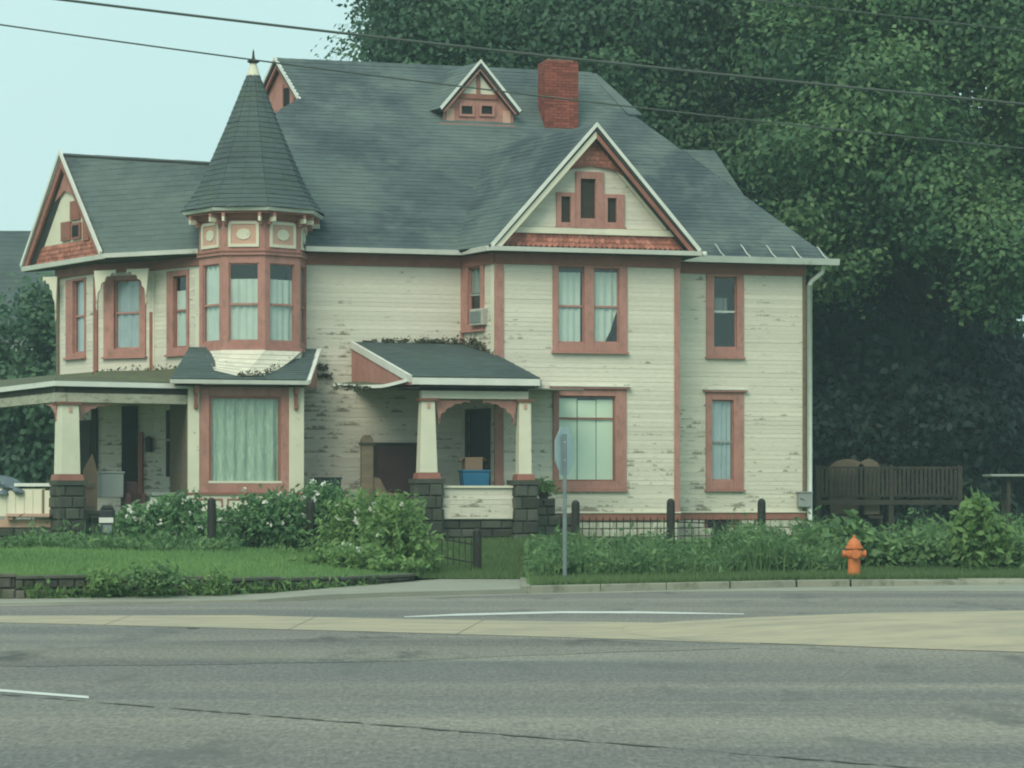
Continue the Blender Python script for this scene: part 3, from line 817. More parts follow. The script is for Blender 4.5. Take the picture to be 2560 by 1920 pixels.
for W_ in (WA, WB, WM, WFc, F1, F2, F3):
    e = 0.0
    board(W_, -0.03 if W_ is not WFc else 0.0, W_.L + (0.03 if W_ is not WFc else 0.0), 6.98, 7.24, d=.07 + (.004 if W_ in (WM, F2) else 0), name='frieze', mat='rust')
board(WA, -0.06, 4.50, 1.245 - .03, 1.245, d=.075, name='water_table', mat='cream'); board(WA, -0.04, 4.48, 1.05, 1.215, d=.045, name='skirt_board', mat='rust')
board(WB, 0.05, WB.L + .05, 1.215, 1.245, d=.075, name='water_table', mat='cream'); board(WB, 0.05, WB.L + .04, 1.05, 1.215, d=.045, name='skirt_board', mat='rust')

def block_course(W, s0, s1, z0, z1, rows, wmin, wmax, d, parent, mat, name='block', skip=None, back=0.2):
    h = (z1 - z0) / rows
    for r in range(rows):
        s = s0
        first = True
        while s < s1 - 0.02:
            w = random.uniform(wmin, wmax)
            if first and r % 2: w *= 0.55
            first = False
            e = min(s + w, s1)
            if s1 - e < wmin * 0.35: e = s1
            za, zb = z0 + r * h + .003, z0 + (r + 1) * h - .003
            if not (skip and skip(0.5 * (s + e), za)):
                mb = MB(); t = random.random(); j = random.uniform(-.012, .012)
                # rock face: bulged front
                g = 0.004; i_ = 0.03
                lo = [W.P(s + g, d - back, za), W.P(e - g, d - back, za), W.P(e - g, d + j, za + .004), W.P(s + g, d + j, za + .004)]
                hi = [W.P(s + g, d - back, zb), W.P(e - g, d - back, zb), W.P(e - g, d + j, zb - .004), W.P(s + g, d + j, zb - .004)]
                mb.hexa(lo, hi, t)
                k = [W.P(s + g + i_, d + j + .022 + random.uniform(0, .015), za + i_), W.P(e - g - i_, d + j + .022 + random.uniform(0, .015), za + i_),
                     W.P(e - g - i_, d + j + .022 + random.uniform(0, .015), zb - i_), W.P(s + g + i_, d + j + .022 + random.uniform(0, .015), zb - i_)]
                fr_ = [lo[3], lo[2], hi[2], hi[3]]
                mb.face(k, t)
                for q in range(4): mb.face([fr_[q], fr_[(q + 1) % 4], k[(q + 1) % 4], k[q]], t)
                mb.build(name, mat, parent)
            s = e

mb = MB(); WA.box(mb, .02, 4.44, -.3, -.03, .4, 1.05); WB.box(mb, .06, WB.L, -.3, -.03, .4, 1.05)
fnd = mb.build('foundation', 'mortar', house)
b0 = WB.at(1768, 1310)[0]; b1 = WB.at(1828, 1310)[0]
block_course(WA, .0, 4.46, .45, 1.045, 3, .35, .55, .0, fnd, 'limestone', 'foundation_stone', back=.1)
block_course(WB, .05, WB.L, .45, 1.045, 3, .35, .55, .0, fnd, 'limestone', 'foundation_stone', back=.1, skip=lambda s, z: b0 < s < b1 and z > .6)
mb = MB(); WB.box(mb, b0 + .02, b1 - .02, -.05, -.02, .66, 1.045); mb.build('basement_hatch', 'dark', fnd)

# ---- roofs
def hp(u, v, z): return house_pt(u, v, z)
PITCH = (12.46 - EAVE) / (6 - .9)
def main_z(v): return EAVE + (v - .9) * PITCH
front = [hp(-6.0, .9, EAVE), hp(8.72, .9, EAVE), hp(4.95, 4.75, main_z(4.75)), hp(4.16, 6, 12.46), hp(-4.02, 6, 12.46), hp(-3.66, 4.9, main_z(4.9)), hp(-4.3, 4.5, main_z(4.5))]
back = [hp(-4.02, 6, 12.46), hp(4.16, 6, 12.46), hp(5.2, 7.2, 11.2), hp(8.4, 10.2, EAVE), hp(-6.2, 10.2, EAVE), hp(-4.3, 7.3, 11)]
right = [hp(8.72, .9, EAVE), hp(8.72, 10.2, EAVE), hp(5.2, 7.2, 11.2), hp(4.9, 4.8, main_z(4.8))]
left = [hp(-6.0, .9, EAVE), hp(-4.3, 4.5, main_z(4.5)), hp(-4.3, 7.3, 11), hp(-6.2, 10.2, EAVE)]
roof = roof_face(house, [front], 'main_roof')
roof_face(house, [right[:3], [right[0], right[2], right[3]]], 'main_roof_side')
roof_face(house, [left[:3], [left[0], left[2], left[3]]], 'main_roof_side')
mb = MB()
for i in range(1, len(back) - 1): mb.face([back[0], back[i], back[i + 1]])
mb.build('main_roof_back', 'deck', house)
# ridge caps
mb = MB()
for i in range(27):
    u0 = -4.02 + i * 0.303
    a = [hp(u0, 5.9, 12.42), hp(u0 + .31, 5.9, 12.415), hp(u0 + .31, 6.0, 12.525), hp(u0, 6.0, 12.53)]
    mb.face(a, random.random()); b = [hp(u0, 6.0, 12.53), hp(u0 + .31, 6.0, 12.525), hp(u0 + .31, 6.1, 12.42), hp(u0, 6.1, 12.42)]; mb.face(b, random.random())
mb.build('ridge_cap', 'shingle', roof, kind='stuff')
# closing boxes: soffits and body so nothing is open from the side
mb = MB()
for (ua, ub, va, vb, z) in ((-6.0, 8.6, .92, 1.35, 7.235), (-.2, 4.85, -.44, 1.0, 7.235)):
    mb.hexa([hp(ua, va, z), hp(ub, va, z), hp(ub, vb, z), hp(ua, vb, z)], [hp(ua, va, z + .02), hp(ub, va, z + .02), hp(ub, vb, z + .02), hp(ua, vb, z + .02)])
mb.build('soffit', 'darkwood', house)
mb = MB()
mb.face([hp(8.12, 1.3, .4), hp(8.12, 10, .4), hp(8.12, 10, 7.25), hp(8.12, 1.3, 7.25)]); mb.face([hp(8.12, 10, .4), hp(-6, 10, .4), hp(-6, 10, 7.25), hp(8.12, 10, 7.25)])
mb.face([hp(4.46, 0, 1), hp(4.46, 1.3, 1), hp(4.46, 1.3, 7.2), hp(4.46, 0, 7.2)])
mb.build('rear_walls', 'siding', house)

def gutter(pts, z0, z1, wid=.12, mat='gutter', name='gutter', nrm=None):
    """box trough along plan points"""
    mb = MB()
    for (a, b) in zip(pts, pts[1:]):
        W_ = Wall(a, b)
        lo = [W_.P(0, 0, z0), W_.P(W_.L, 0, z0), W_.P(W_.L, wid * .75, z0), W_.P(0, wid * .75, z0)]
        hi = [W_.P(0, 0, z1), W_.P(W_.L, 0, z1), W_.P(W_.L, wid, z1), W_.P(0, wid, z1)]
        mb.hexa(lo, hi)
    return mb.build(name, mat, house)
gutter([hp(-4.3, .9, 0)[:2], hp(-.55, .9, 0)[:2], hp(-.24, -.42, 0)[:2]], 7.24, 7.35, mat='white')
gutter([hp(-.26, -.45, 0)[:2], hp(4.84, -.45, 0)[:2]], 7.24, 7.34, .10, mat='white')
gB = gutter([hp(4.75, .88, 0)[:2], hp(8.84, .88, 0)[:2]], 7.22, 7.37, .15)
for k in range(6):
    u0 = 5.25 + k * .66
    mb = MB()
    mb.tube([hp(u0, .80, 7.36), hp(u0 - .06, .93, 7.46), hp(u0 - .10, 1.12, 7.64), hp(u0 - .12, 1.2, 7.70)], [.012, .014, .014, .010], 6)
    mb.build('gutter_strap', 'gutter', gB)
mb = MB()
gp_ = [WB.P(WB.L + .37, .40, 7.22), WB.P(WB.L + .36, .34, 7.06), WB.P(WB.L + .17, .12, 6.86), WB.P(WB.L + .12, .08, 6.74)]
mb.tube(gp_, .06, 8)
mb.tube([WB.P(WB.L + .12, .08, 6.76), WB.P(WB.L + .12, .08, .62), WB.P(WB.L + .10, .22, .5)], .072, 8)
mb.build('downspout', 'gutter', house, smooth=True)
mb = MB(); mb.lathe(hp(4.95, -.4, 7.28), [(.05, -.05), (.07, 0), (.05, .07)], 8); mb.build('gutter_end', 'white', gB)

# gable over block A
ap = (2.28, 10.16); fl = (-.26, 7.33); fr2 = (4.84, 7.33)
gz = 10.2
gl = [hp(-.26, -.47, 7.33), hp(2.28, -.47, gz), hp(.82, 3.82, gz), hp(-.80, 1.12, 7.33)]
gr = [hp(4.84, -.47, 7.33), hp(4.30, 1.12, 7.33), hp(.82, 3.82, gz), hp(2.28, -.47, gz)]
roof_face(house, [gl], 'gable_roof'); roof_face(house, [gr], 'gable_roof')
G = Wall(hp(-.26, 0, 0)[:2], hp(4.84, 0, 0)[:2])
def gable_trim(G, L, zf, za, d, wid_white=.07, wid_red=.22, drop=0.0, red='rust', left_red=None):
    """white rake boards with a broader painted board under them; apex at mid span"""
    for a, b in (((0, zf), (L / 2, za)), ((L, zf), (L / 2, za))):
        sgn = 1 if a[0] == 0 else -1
        mb = MB(); a_ = Vector(a); b_ = Vector(b); u = (b_ - a_).normalized(); nn = Vector((u.y, -u.x)) * sgn
        if nn.y > 0: nn = -nn
        G.prism(mb, [tuple(a_ + Vector((0, .03))), tuple(b_ + Vector((0, .03))), tuple(b_ + Vector((0, .03 - wid_white / abs(u.x)))), tuple(a_ + nn * wid_white)], d - .03, d + .03)
        mb.build('rake_board', 'white', house)
        mb = MB()
        G.prism(mb, [tuple(a_ + nn * wid_white), (L / 2, za + .03 - wid_white / abs(u.x)), (L / 2, za + .03 - (wid_white + wid_red) / abs(u.x)), tuple(a_ + nn * (wid_white + wid_red) * .9 + u * wid_red * .3)], d - .10, d - .034)
        mb.build('rake_underboard', left_red if (sgn == 1 and left_red) else red, house)
gable_trim(G, G.L, 7.36, gz + .04, .48, .07, .17, left_red='cream')
gd = 0.06
def gpoly(z0, z1, inset=.22):
    k = (G.L / 2) / (gz - 7.33)
    def sl(z): return (z - 7.33) * k + inset
    return [(sl(z0), z0), (G.L - sl(z0), z0), (G.L - sl(z1), z1), (sl(z1), z1)] if z1 < gz - .25 else [(sl(z0), z0), (G.L - sl(z0), z0), (G.L / 2, gz - .2)]
gw = []
zb0, zb1 = 7.36, 7.66
# gable windows first so the boards are cut around them
HOLES[id(G)] = []
window(G, (1438, 430, 1508, 566), [(1450, 448, 1487, 546)], rail=495, rail_mat='greypaint', dpx=.06, d_case=.13, deep=.6)
window(G, (1390, 481, 1438, 566), [(1402, 492, 1425, 556)], dpx=.06, d_case=.12, deep=.6, curtains=[dict(pane=0, s0=.4, s1=.9, mat='greypaint')])
window(G, (1508, 486, 1560, 568), [(1518, 496, 1540, 556)], dpx=.06, d_case=.12, deep=.6, curtains=[dict(pane=0, s0=.3, s1=.7, mat='greypaint')])
siding(G, gpoly(7.86, 9.3, .16), HOLES[id(G)], house, 'gable_siding', d=gd)
mb = MB(); G.prism(mb, gpoly(7.34, 10.1, .14), -.08, gd - .025); mb.build('gable_wall', 'dark' if False else 'darkwood', house)
def scales(W, poly, d, parent, exposure=.11, width=(.11, .15), mat='scale', name='fishscale_shingles'):
    mb = MB()
    for r, (y, yt, segs) in enumerate(rows_of(poly, exposure)):
        for l0, l1, h0, h1 in segs:
            a = l0 - (width[0] * .5 if r % 2 else 0)
            while a < l1:
                w = random.uniform(*width); x0 = max(a, l0); x1 = min(a + w - .005, l1); a += w
                if x1 - x0 < .015: continue
                xm = .5 * (x0 + x1); t = random.random(); c = min(max((xm - l0) / max(l1 - l0, 1e-6), 0), 1)
                q0 = h0 + (h1 - h0) * (x0 - l0) / max(l1 - l0, 1e-6); q1 = h0 + (h1 - h0) * (x1 - l0) / max(l1 - l0, 1e-6)
                th = d + .022 + random.uniform(0, .006)
                mb.face([W.P(x0, th, y + .03), W.P(xm - w * .2, th, y - .008), W.P(xm + w * .2, th, y - .008), W.P(x1, th, y + .03), W.P(q1, d + .004, yt + .03), W.P(q0, d + .004, yt + .03)], t)
                mb.face([W.P(x0, d, y + .03), W.P(xm, d, y - .008), W.P(x1, d, y + .03), W.P(x1, th, y + .03), W.P(xm, th, y - .008), W.P(x0, th, y + .03)], t * .5)
    return mb.build(name, mat, parent, kind='stuff')
scales(G, gpoly(7.40, 7.70, .16), gd + .03, house)
k_ = (G.L / 2) / (gz - 7.33)
# top shingle panel with a curved lower edge, in courses
mb_poly = [(G.L / 2 - 1.02, 8.93), (G.L / 2 - .5, 9.22), (G.L / 2, 9.30), (G.L / 2 + .5, 9.22), (G.L / 2 + 1.02, 8.93), (G.L / 2, gz - .16)]
mb = MB(); G.prism(mb, mb_poly, gd, gd + .09); mb.build('gable_peak_panel', 'rust', house)
scales(G, mb_poly, gd + .085, house, exposure=.10)
mb = MB(); p_ = gpoly(7.70, 7.84, .14); G.prism(mb, p_, gd - .02, gd + .11); mb.build('gable_ledge', 'cream', house)
for sg in (0, 1):
    a_ = Vector(gpoly(7.86, 9.3, .16)[0]); b_ = Vector(gpoly(7.86, 9.3, .16)[3])
    if sg: a_ = Vector((G.L - a_.x, a_.y)); b_ = Vector((G.L - b_.x, b_.y))
    mb = MB(); 
    inn_ = Vector((.17, 0)) * (1 if not sg else -1)
    G.prism(mb, [tuple(a_), tuple(b_), tuple(b_ + inn_), tuple(a_ + inn_)], gd + .02, gd + .075); mb.build('gable_edge_board', 'cream', house)

# front dormer
D = Wall(hp(-.30, 4.42, 0)[:2], hp(1.78, 4.42, 0)[:2])
dz0, dza = 10.72, 12.33
def dpt(s, z, v): 
    q = D.P(s, -v, z); return q
DL = D.L
dl_f, dr_f = (-.0, 11.17), (DL, 11.13)
for (a, sg) in ((0.0, 1), (DL, -1)):
    zf = 11.13
    roof_face(house, [[D.P(a, .22, zf), D.P(DL / 2, .22, dza), D.P(DL / 2 - .5, -1.6, dza), D.P(a - .26, -.75, zf)]], 'dormer_roof')
gable_trim(D, DL, 11.16, dza + .05, .23, .055, .12, red='salmon')
mb = MB(); D.prism(mb, [(.14, dz0), (DL - .14, dz0), (DL - .14, 11.25), (DL / 2, 12.2), (.14, 11.25)], -.9, 0.0); dm = mb.build('dormer', 'salmon', house)
mb = MB(); D.box(mb, .02, DL - .12, -.02, .12, dz0 - .02, dz0 + .10); mb.build('dormer_ledge', 'salmon', dm)
mb = MB(); D.prism(mb, [(DL / 2 - .42, 11.58), (DL / 2 + .42, 11.58), (DL / 2, 12.1)], .0, .02); mb.build('dormer_peak_panel', 'cream', dm)
mb = MB(); D.box(mb, DL / 2 - .06, DL / 2 + .04, .015, .05, 11.5, 12.05); D.box(mb, DL / 2 - .48, DL / 2 + .48, .015, .045, 11.46, 11.58); mb.build('dormer_strut', 'rust', dm)
for (x0, x1) in ((1153, 1180), (1203, 1230)):
    a = D.at(x0, 285); b = D.at(x1, 266)
    mb = MB(); D.box(mb, a[0], b[0], .002, .012, a[1], b[1]); pn = mb.build('dormer_window', 'glass' if False else 'dark', dm)
    mb = MB()
    f = .06
    D.box(mb, a[0] - f, a[0], .0, .05, a[1] - f, b[1] + f); D.box(mb, b[0], b[0] + f, .0, .05, a[1] - f, b[1] + f)
    D.box(mb, a[0], b[0], .0, .048, a[1] - f, a[1]); D.box(mb, a[0], b[0], .0, .048, b[1], b[1] + f); mb.build('dormer_window_frame', 'salmon', pn)
for s_ in (.22, DL - .42):
    mb = MB(); D.box(mb, s_, s_ + .2, .004, .02, dz0 + .1, 11.2); mb.build('dormer_side_panel', 'buff', dm)

# west gablet at the ridge end
GW = Wall(hp(-4.46, 7.1, 0)[:2], hp(-3.60, 4.86, 0)[:2])
gable_trim(GW, GW.L, 11.32, 12.52, .06, .06, .13, red='salmon')
mb = MB(); GW.prism(mb, [(.15, 11.0), (GW.L - .12, 11.0), (GW.L - .12, 11.3), (GW.L / 2, 12.4), (.15, 11.3)], -.35, -.12); gb_ = mb.build('ridge_gablet', 'salmon', house)
mb = MB(); GW.box(mb, .1, GW.L - .02, -.14, .02, 11.0, 11.13); mb.build('gablet_ledge', 'salmon', gb_)
mb = MB(); GW.box(mb, GW.L * .56, GW.L * .70, -.12, -.10, 11.2, 11.75); mb.build('gablet_window', 'dark', gb_)
mb = MB(); GW.box(mb, GW.L * .50, GW.L * .56, -.12, -.07, 11.13, 11.85); GW.box(mb, GW.L * .70, GW.L * .78, -.12, -.07, 11.13, 11.85); mb.build('gablet_window_frame', 'salmon', gb_)
roof_face(house, [[GW.P(0, .07, 11.3), GW.P(GW.L / 2, .07, 12.5), GW.P(GW.L / 2, -.5, 12.5), GW.P(0, -.5, 11.3)]], 'gablet_roof')
roof_face(house, [[GW.P(GW.L, .07, 11.3), GW.P(GW.L / 2, .07, 12.5), GW.P(GW.L / 2, -.6, 12.5), GW.P(GW.L, -.5, 11.3)]], 'gablet_roof')
# east gablet eave seen past the hip
mb = MB(); slab(mb, [hp(4.1, 6, 12.5), hp(4.3, 6, 12.5), hp(5.12, 4.72, 11.28), hp(4.75, 4.72, 11.28)], .06); mb.build('gablet_edge', 'shingle', house)

# rear wing roof
rw = [hp(4.5, 9, 11.02), hp(8.6, 9, 11.02), hp(9.5, 7.9, 9.0), hp(9.5, 7.0, 8.2), hp(4.5, 7.0, 8.2)]
roof_face(house, [[hp(4.5, 9, 11.02), hp(8.6, 9, 11.02), hp(9.45, 7.4, 8.77), hp(4.5, 7.4, 8.77)]], 'rear_wing_roof')
mb = MB(); mb.face([hp(8.6, 9, 11.02), hp(9.45, 7.4, 8.77), hp(9.45, 10.6, 8.77)]); mb.face([hp(9.45, 7.4, 8.77), hp(9.45, 10.6, 8.77), hp(9.45, 10.6, .5), hp(9.45, 7.4, .5)])
mb.face([hp(4.5, 9, 11.02), hp(8.6, 9, 11.02), hp(9.45, 10.6, 8.77), hp(4.5, 10.6, 8.77)]); mb.build('rear_wing_end', 'shingle', house)

# chimney, real courses of brick
CH = Wall(hp(2.42, 4.3, 0)[:2], hp(3.29, 4.3, 0)[:2])
mb = MB(); CH.box(mb, .02, CH.L - .02, -.60, -.02, 10.2, 12.48); ch = mb.build('chimney', 'mortar', house)
mb = MB(); z = 10.3; r = 0
while z < 12.46:
    for (W_, s0, s1) in ((CH, 0, CH.L), (Wall(CH.P(0, -.62, 0)[:2], CH.P(0, 0, 0)[:2]), 0, .62), (Wall(CH.P(CH.L, 0, 0)[:2], CH.P(CH.L, -.62, 0)[:2]), 0, .62)):
        s = s0 - (.11 if r % 2 else 0)
        while s < s1:
            a, b = max(s, s0), min(s + .21, s1); s += .22
            if b - a > .03: W_.box(mb, a, b, -.05, random.uniform(0, .008), z, z + .062, random.random())
    z += .073; r += 1
mb.build('chimney_bricks', 'brick', ch, kind='stuff')
mb = MB(); CH.box(mb, .1, CH.L - .1, -.5, -.1, 12.48, 12.53); mb.build('chimney_crown', 'mortar', ch)

# ---- turret
TC = Vector(hp(-5.43, 1.3, 0)[:2])
def cone_pts(Rr):
    base = math.atan2(-V2.y, -V2.x) + R(2)
    return [(TC.x + Rr * (.965 if k % 2 else 1) * math.cos(base + k * math.pi / 8), TC.y + Rr * (.965 if k % 2 else 1) * math.sin(base + k * math.pi / 8)) for k in range(16)]
def oct_pts(Rr, rot=0.0):
    base = math.atan2(-V2.y, -V2.x) + R(2) + rot
    return [(TC.x + Rr * math.cos(base + k * math.pi / 4), TC.y + Rr * math.sin(base + k * math.pi / 4)) for k in range(8)]
RT = 1.26
turret = part_empty('turret', house)
# cone roof: eight flared faces with courses of shingles
prof = [(1.66, 8.10), (1.42, 8.42), (1.20, 8.80), (.97, 9.30), (.60, 10.15), (.14, 11.29)]
mbs = MB(); mbd = MB()
for (r0, z0), (r1, z1) in zip(prof, prof[1:]):
    a, b = cone_pts(r0), cone_pts(r1)
    for k in range(16):
        j = (k + 1) % 16
        q = [a[k] + (z0,), a[j] + (z0,), b[j] + (z1,), b[k] + (z1,)]
        mbd.face(q); shingles(mbs, q, .13, (.16, .26), .012, .01, .01)
mbd.build('turret_roof', 'deck', turret)
mbs.build('turret_shingles', 'shingle2', turret, kind='stuff')
mb = MB(); mb.lathe((TC.x, TC.y, 0), [(.17, 11.22), (.16, 11.28), (.085, 11.52), (.06, 11.58)], 12); mb.build('finial_base', 'cream', turret)
mb = MB(); mb.lathe((TC.x, TC.y, 0), [(.06, 11.56), (.14, 11.60), (.14, 11.63), (.05, 11.66), (.03, 11.72), (.02, 11.84), (.004, 11.90)], 10); mb.build('finial', 'iron', turret)
def oct_ring(mb, r0, r1, z0, z1):
    a, b = oct_pts(r0), oct_pts(r1)
    for k in range(8):
        j = (k + 1) % 8
        mb.face([a[k] + (z0,), a[j] + (z0,), b[j] + (z1,), b[k] + (z1,)])
def oct_slab(name, r, z0, z1, mat, r2=None):
    mb = MB(); r2 = r2 or r
    mb.hexa([p + (z0,) for p in oct_pts(r)], [p + (z1,) for p in oct_pts(r2)]); return mb.build(name, mat, turret)
oct_slab('turret_fascia', 1.62, 8.03, 8.10, 'white', 1.66)
oct_slab('turret_soffit', 1.56, 7.985, 8.03, 'rust')
oct_slab('turret_cornice', RT + .08, 7.87, 7.985, 'rust', RT + .14)
oct_slab('turret_band', RT + .055, 7.06, 7.13, 'salmon'); oct_slab('turret_band', RT + .08, 7.13, 7.16, 'rust')
oct_slab('turret_frieze', RT, 7.16, 7.87, 'buff' if False else 'salmon')
oct_slab('turret_sill', RT + .06, 4.90, 4.98, 'salmon'); 
oct_slab('turret_skirt', RT + .05, 4.3, 4.9, 'siding_worn', RT + .02)
def bay_roof_pt(x, v):
    W_ = Wall(hp(0, v, 0)[:2], hp(1, v, 0)[:2]); q_ = W_.P(W_.at(x, 940)[0], 0, 4.19 + (v + .78) * .444 + .035); return q_
tv_ = oct_pts(RT + .05); tl_ = sorted(tv_, key=lambda p: p[1])[:3]; tl_ = sorted(tl_, key=lambda p: p[0])
ts_ = sorted([p for p in tv_ if p not in tl_], key=lambda p: p[1])[:2]; ts_ = sorted(ts_, key=lambda p: p[0])
top_ = [ts_[0], tl_[0], tl_[1], tl_[2], ts_[1]]
bot_ = [bay_roof_pt(517, .55), bay_roof_pt(536, -.35), bay_roof_pt(596, -.66), bay_roof_pt(660, -.6), bay_roof_pt(735, .55)]
mb = MB()
for k in range(4):
    a0, a1, b0_, b1_ = Vector(top_[k] + (4.92,)), Vector(top_[k + 1] + (4.92,)), Vector(bot_[k]), Vector(bot_[k + 1])
    for r in range(7):
        f0, f1 = r / 7, (r + 1) / 7
        def pq(f, g, o_=0): 
            p = a0.lerp(b0_, f).lerp(a1.lerp(b1_, f), g); p.z += .07 * math.sin(f * math.pi) * -1; return tuple(p + Vector((0, -o_, o_ * .3)))
        for c in range(4):
            t_ = random.random(); mb.face([pq(f1, c / 4, .014), pq(f1, (c + 1) / 4, .014), pq(f0, (c + 1) / 4), pq(f0, c / 4)], t_)
            mb.face([pq(f1, c / 4, .014), pq(f1, (c + 1) / 4, .014), pq(f1, (c + 1) / 4), pq(f1, c / 4)], t_)
mb.build('turret_apron', 'siding_worn', turret, kind='stuff')
TV = oct_pts(RT)
TW = []
for k in (6, 7, 0, 1):
    # facets ordered left to right as seen from the street
    a, b = TV[k], TV[(k + 1) % 8]
    if Wall(a, b).n.dot(Vector((0, -1))) < -0.5: a, b = b, a
    TW.append(Wall(a, b))
if TW[0].t.x < 0: TW = [Wall(w.p1, w.p0) for w in TW]
for i, W_ in enumerate(TW):
    L = W_.L
    # window facet
    cs = [dict(pane=0, z1=[.99, .80, .80, .99][i], mat='curtain')]
    def facet_window(W_, cs, i):
        s0, s1, z0, z1 = 0.05, L - .05, 4.98, 7.06
        mb = MB(); g0, g1, gz0, gz1 = .14, L - .14, 5.10, 6.88
        W_.box(mb, -.0, g0, -.09, .0, z0, z1); W_.box(mb, g1, L, -.09, .0, z0, z1)
        W_.box(mb, g0, g1, -.09, -.004, gz1, z1); W_.box(mb, g0, g1, -.09, -.004, z0, gz0)
        w = mb.build('turret_window', 'salmon', turret)
        return w, g0, g1, gz0, gz1
    w, g0, g1, gz0, gz1 = facet_window(W_, cs, i)
    mb = MB(); f = .03
    W_.box(mb, g0, g0 + f, -.075, -.035, gz0, gz1); W_.box(mb, g1 - f, g1, -.075, -.035, gz0, gz1); W_.box(mb, g0 + f, g1 - f, -.073, -.037, gz0, gz0 + .05); W_.box(mb, g0 + f, g1 - f, -.073, -.037, gz1 - f, gz1)
    W_.box(mb, g0 + f, g1 - f, -.08, -.02, 5.93, 5.975)
    W_.box(mb, g0 + f, g1 - f, -.062, -.058, gz0 + .05, 5.93); W_.box(mb, g0 + f, g1 - f, -.062, -.058, 5.975, gz1 - f)
    # glass is a separate object so keep the two lists apart
    gm = MB(); gm.v = mb.v; n_ = 6 * 2
    gm.f = mb.f[-12:]; gm.t = mb.t[-12:]; mb.f = mb.f[:-12]; mb.t = mb.t[:-12]
    W_.bar(mb, (0, 0), (0, 0.001), 0.0001, 0, .0001) if False else None
    vv = list(mb.v)
    sm = MB(); sm.v = vv; sm.f = mb.f; sm.t = mb.t
    turret_ob = sm.build('sash', 'salmon', turret); gl_ob = gm.build('pane', 'glass', turret)
    # curtain + dark room
    mb = MB(); curtain_mesh(mb, W_, g0, g1, gz0, gz0 + (gz1 - gz0) * cs[0]['z1'], -.10, .018, 6, seed=50 + i); mb.build('curtain', 'curtain', turret)
    # frieze panel with rounded frame and rosette
    c0, c1, pz0, pz1 = .13, L - .13, 7.24, 7.82
    mb = MB()
    def rr(s0, s1, z0, z1, r, n=5):
        pts = []
        for cx, cz, a0 in ((s1 - r, z1 - r, 0), (s0 + r, z1 - r, 90), (s0 + r, z0 + .001, 180), (s1 - r, z0 + .001, 270)):
            if a0 >= 180: pts.append((s0 if a0 == 180 else s1, z0)); continue
            for q in range(n): an = R(a0 + 90 * q / (n - 1)); pts.append((cx + r * math.cos(an), cz + r * math.sin(an)))
        return pts
    o_ = rr(c0, c1, pz0, pz1, .09); i_ = rr(c0 + .065, c1 - .065, pz0 + .065, pz1 - .065, .05)
    for q in range(len(o_)):
        j = (q + 1) % len(o_)
        W_.prism(mb, [o_[q], o_[j], i_[j], i_[q]], .0, .035)
    mb.build('panel_frame', 'cream', turret)
    mb = MB(); W_.prism(mb, i_, -.01, .012); mb.build('panel', 'buff', turret)
    mb = MB(); W_.prism(mb, [(L / 2 + .17 * math.cos(q * math.pi / 4), (pz0 + pz1) / 2 + .13 * math.sin(q * math.pi / 4)) for q in range(8)], .012, .03); mb.build('rosette', 'cream', turret)
    # eave brackets
    for s_ in (.07, L - .07):
        mb = MB(); W_.box(mb, s_ - .035, s_ + .035, -.05, .30, 7.90, 7.985); W_.prism(mb, [(s_ - .035, 7.74), (s_ + .035, 7.74), (s_ + .035, 7.90), (s_ - .035, 7.90)], -.02, .14); mb.build('eave_bracket', 'salmon', turret)
        mb = MB(); W_.box(mb, s_ - .028, s_ + .028, .14, .305, 7.80, 7.90); mb.build('bracket_face', 'cream', turret)
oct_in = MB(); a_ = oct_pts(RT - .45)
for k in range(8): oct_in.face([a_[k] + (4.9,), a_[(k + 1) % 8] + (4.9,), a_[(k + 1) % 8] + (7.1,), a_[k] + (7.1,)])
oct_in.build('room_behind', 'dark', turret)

# ---- left gable wing
Lf = (-12.17, 64.9); Rf = plan_at(263, 61.4); L2 = plan_at(500, 60.2)
zt = 7.33; za = 9.93
GL = Wall(Lf, Rf)
apx = GL.P(GL.L / 2, 0, za)
def ray_plane(x, y, p, q, r):
    p, q, r = Vector(p), Vector(q), Vector(r); n = (q - p).cross(r - p)
    d = Vector(((x - 1280) / FOCAL, 1, (1240 - y) / FOCAL)); c = Vector((0, 0, CAM_H))
    return c + d * ((p - c).dot(n) / d.dot(n))
r1 = ray_plane(560, 408, apx, Rf + (zt,), L2 + (zt,))
roof_face(house, [[Rf + (zt,), L2 + (zt,), tuple(r1), apx]], 'wing_roof')
# far slope
mb = MB(); far2 = (Lf[0] + (r1.x - apx[0]) * 1.0, Lf[1] + (r1.y - apx[1]) * 1.0, zt); slab(mb, [Lf + (zt,), apx, tuple(r1), far2], .09); mb.build('wing_roof_back', 'deck', house)
gable_trim(GL, GL.L, zt + .03, za + .05, .10, .07, .20)
k = GL.L / 2 / (za - zt)
def lp(z, ins=.25): return (z - zt) * k + ins
mb = MB(); GL.prism(mb, [(lp(zt), zt), (GL.L - lp(zt), zt), (GL.L / 2, za - .2)], -.26, -.12); mb.build('wing_gable_wall', 'cream', house)
scales(GL, [(lp(zt, .2), zt), (GL.L - lp(zt, .2), zt), (GL.L - lp(7.75, .2), 7.75), (lp(7.75, .2), 7.75)], -.11, house)
tp = [(lp(8.75), 8.75), (GL.L / 2 - .1, 9.05), (GL.L / 2 + .25, 8.95), (GL.L - lp(8.75), 8.75), (GL.L / 2, za - .15)]
mb = MB(); GL.prism(mb, tp, -.12, -.05); mb.build('wing_gable_peak_panel', 'salmon', house)
